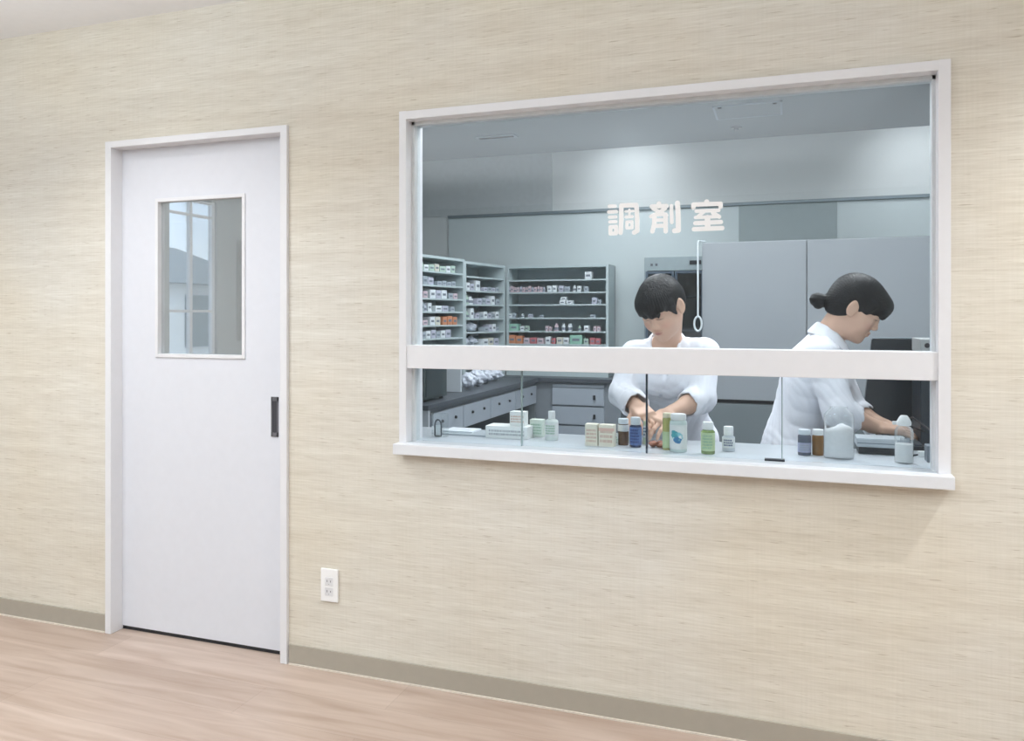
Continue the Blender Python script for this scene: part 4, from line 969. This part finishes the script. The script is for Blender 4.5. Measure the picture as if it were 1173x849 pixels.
# ================================================================== LIGHT
sc = bpy.context.scene
sc.view_settings.view_transform = 'Standard'; sc.view_settings.look = 'None'; sc.view_settings.exposure = 0
wd = bpy.data.worlds.new('World'); sc.world = wd; wd.use_nodes = True; nt = wd.node_tree; bg = nt.nodes['Background']
sk = nt.nodes.new('ShaderNodeTexSky'); sk.sky_type = 'HOSEK_WILKIE'; sk.turbidity = 7; sk.sun_direction = (.5, -.3, .8)
nt.links.new(sk.outputs[0], bg.inputs[0]); bg.inputs[1].default_value = 16.0
mxs = nt.nodes.new('ShaderNodeMix'); mxs.data_type = 'RGBA'; mxs.inputs['Factor'].default_value = .55; mxs.inputs['B'].default_value = (.10, .107, .11, 1); nt.links.new(sk.outputs[0], mxs.inputs['A']); nt.links.new(mxs.outputs['Result'], bg.inputs[0])
def area(name, loc, sx, sy, e, col=(1, 1, 1), rot=(0, 0, 0), spread=180):
    l = bpy.data.lights.new(name, 'AREA'); l.shape = 'RECTANGLE'; l.size = sx; l.size_y = sy; l.energy = e; l.color = col; l.spread = math.radians(spread)
    o = bpy.data.objects.new(name, l); C.objects.link(o); o.location = loc; o.rotation_euler = rot; return o
def spot(name, loc, e, size, blend, rad, col=(1, 1, 1), rot=(0, 0, 0)):
    l = bpy.data.lights.new(name, 'SPOT'); l.energy = e; l.spot_size = math.radians(size); l.spot_blend = blend; l.shadow_soft_size = rad; l.color = col
    o = bpy.data.objects.new(name, l); C.objects.link(o); o.location = loc; o.rotation_euler = rot; return o
LD = mat('lamp_diffuser', (255, 255, 252), .5, emit=2.0)
def fixture(x, y, label):
    t = thing('ceiling_downlight', label, 'light', (x, y, CEZ)); bm = bmesh.new(); lathe(bm, [(.06, -.002), (.075, -.004), (.078, 0)], seg=24); fin('trim_ring', bm, WHITE, t)
    bm = bmesh.new(); lathe(bm, [(0, -.001), (.06, -.001)], seg=24); fin('diffuser', bm, LD, t)
for i, (x, y) in enumerate(((1.3, -.42), (-.5, -.9), (-2.3, -.7), (-4.0, -.7))):
    fixture(x, y, ['round recessed downlight nearest the right end of the wall', 'round recessed downlight above the dispensing window', 'round recessed downlight above the sliding door', 'round recessed downlight near the left wall'][i])
    spot('downlight', (x, y, CEZ-.02), (112, 20, 52, 52)[i], 128, .95, .05, (.98, .99, 1))
area('room_fill', (2.5, -2.2, CEZ-.03), 1.6, 2.6, 42, (.93, .98, 1))
area('room_fill', (-3.1, -2.7, CEZ-.03), .6, 1.0, 22, (.93, .98, 1))
area('upward_fill', (-1.6, -2.7, 1.9), 4.5, 2.2, 125, (.88, .965, 1), rot=(math.pi, 0, 0))  # unseen upward light, added to brighten the ceiling and fill the room
area('ceiling_fill', (-2.8, -1.1, 2.0), 1.6, .6, 5, (.9, .97, 1), rot=(math.pi, 0, 0))  # no fixture here; small extra light added to lift the ceiling at left
for i, x in enumerate((-1.02, .80)): spot('wall_washer', (x, 2.5, 2.47), 14, 100, 1, .08, (.97, .98, 1), rot=(math.radians(62), 0, 0))
area('pharmacy_light', (-1.0, 1.75, 2.47), 1.1, .3, 25, (.98, .99, 1)); area('pharmacy_light', (.5, 1.2, 2.47), 1.0, .3, 21, (.98, .99, 1)); area('pharmacy_light', (-.3, .62, 2.47), 1.6, .25, 22, (.98, .99, 1))
# ================================================================== CAMERA
cam = bpy.data.cameras.new('camera'); co = bpy.data.objects.new('camera', cam); C.objects.link(co)
cam.sensor_fit = 'HORIZONTAL'; cam.sensor_width = 36; cam.lens = 36*F/1173; cam.shift_y = -(424.5-HY)/1173; cam.shift_x = 0
co.location = (0, -D, H); co.rotation_euler = (math.pi/2, 0, TH); cam.clip_start = .05
sc.camera = co
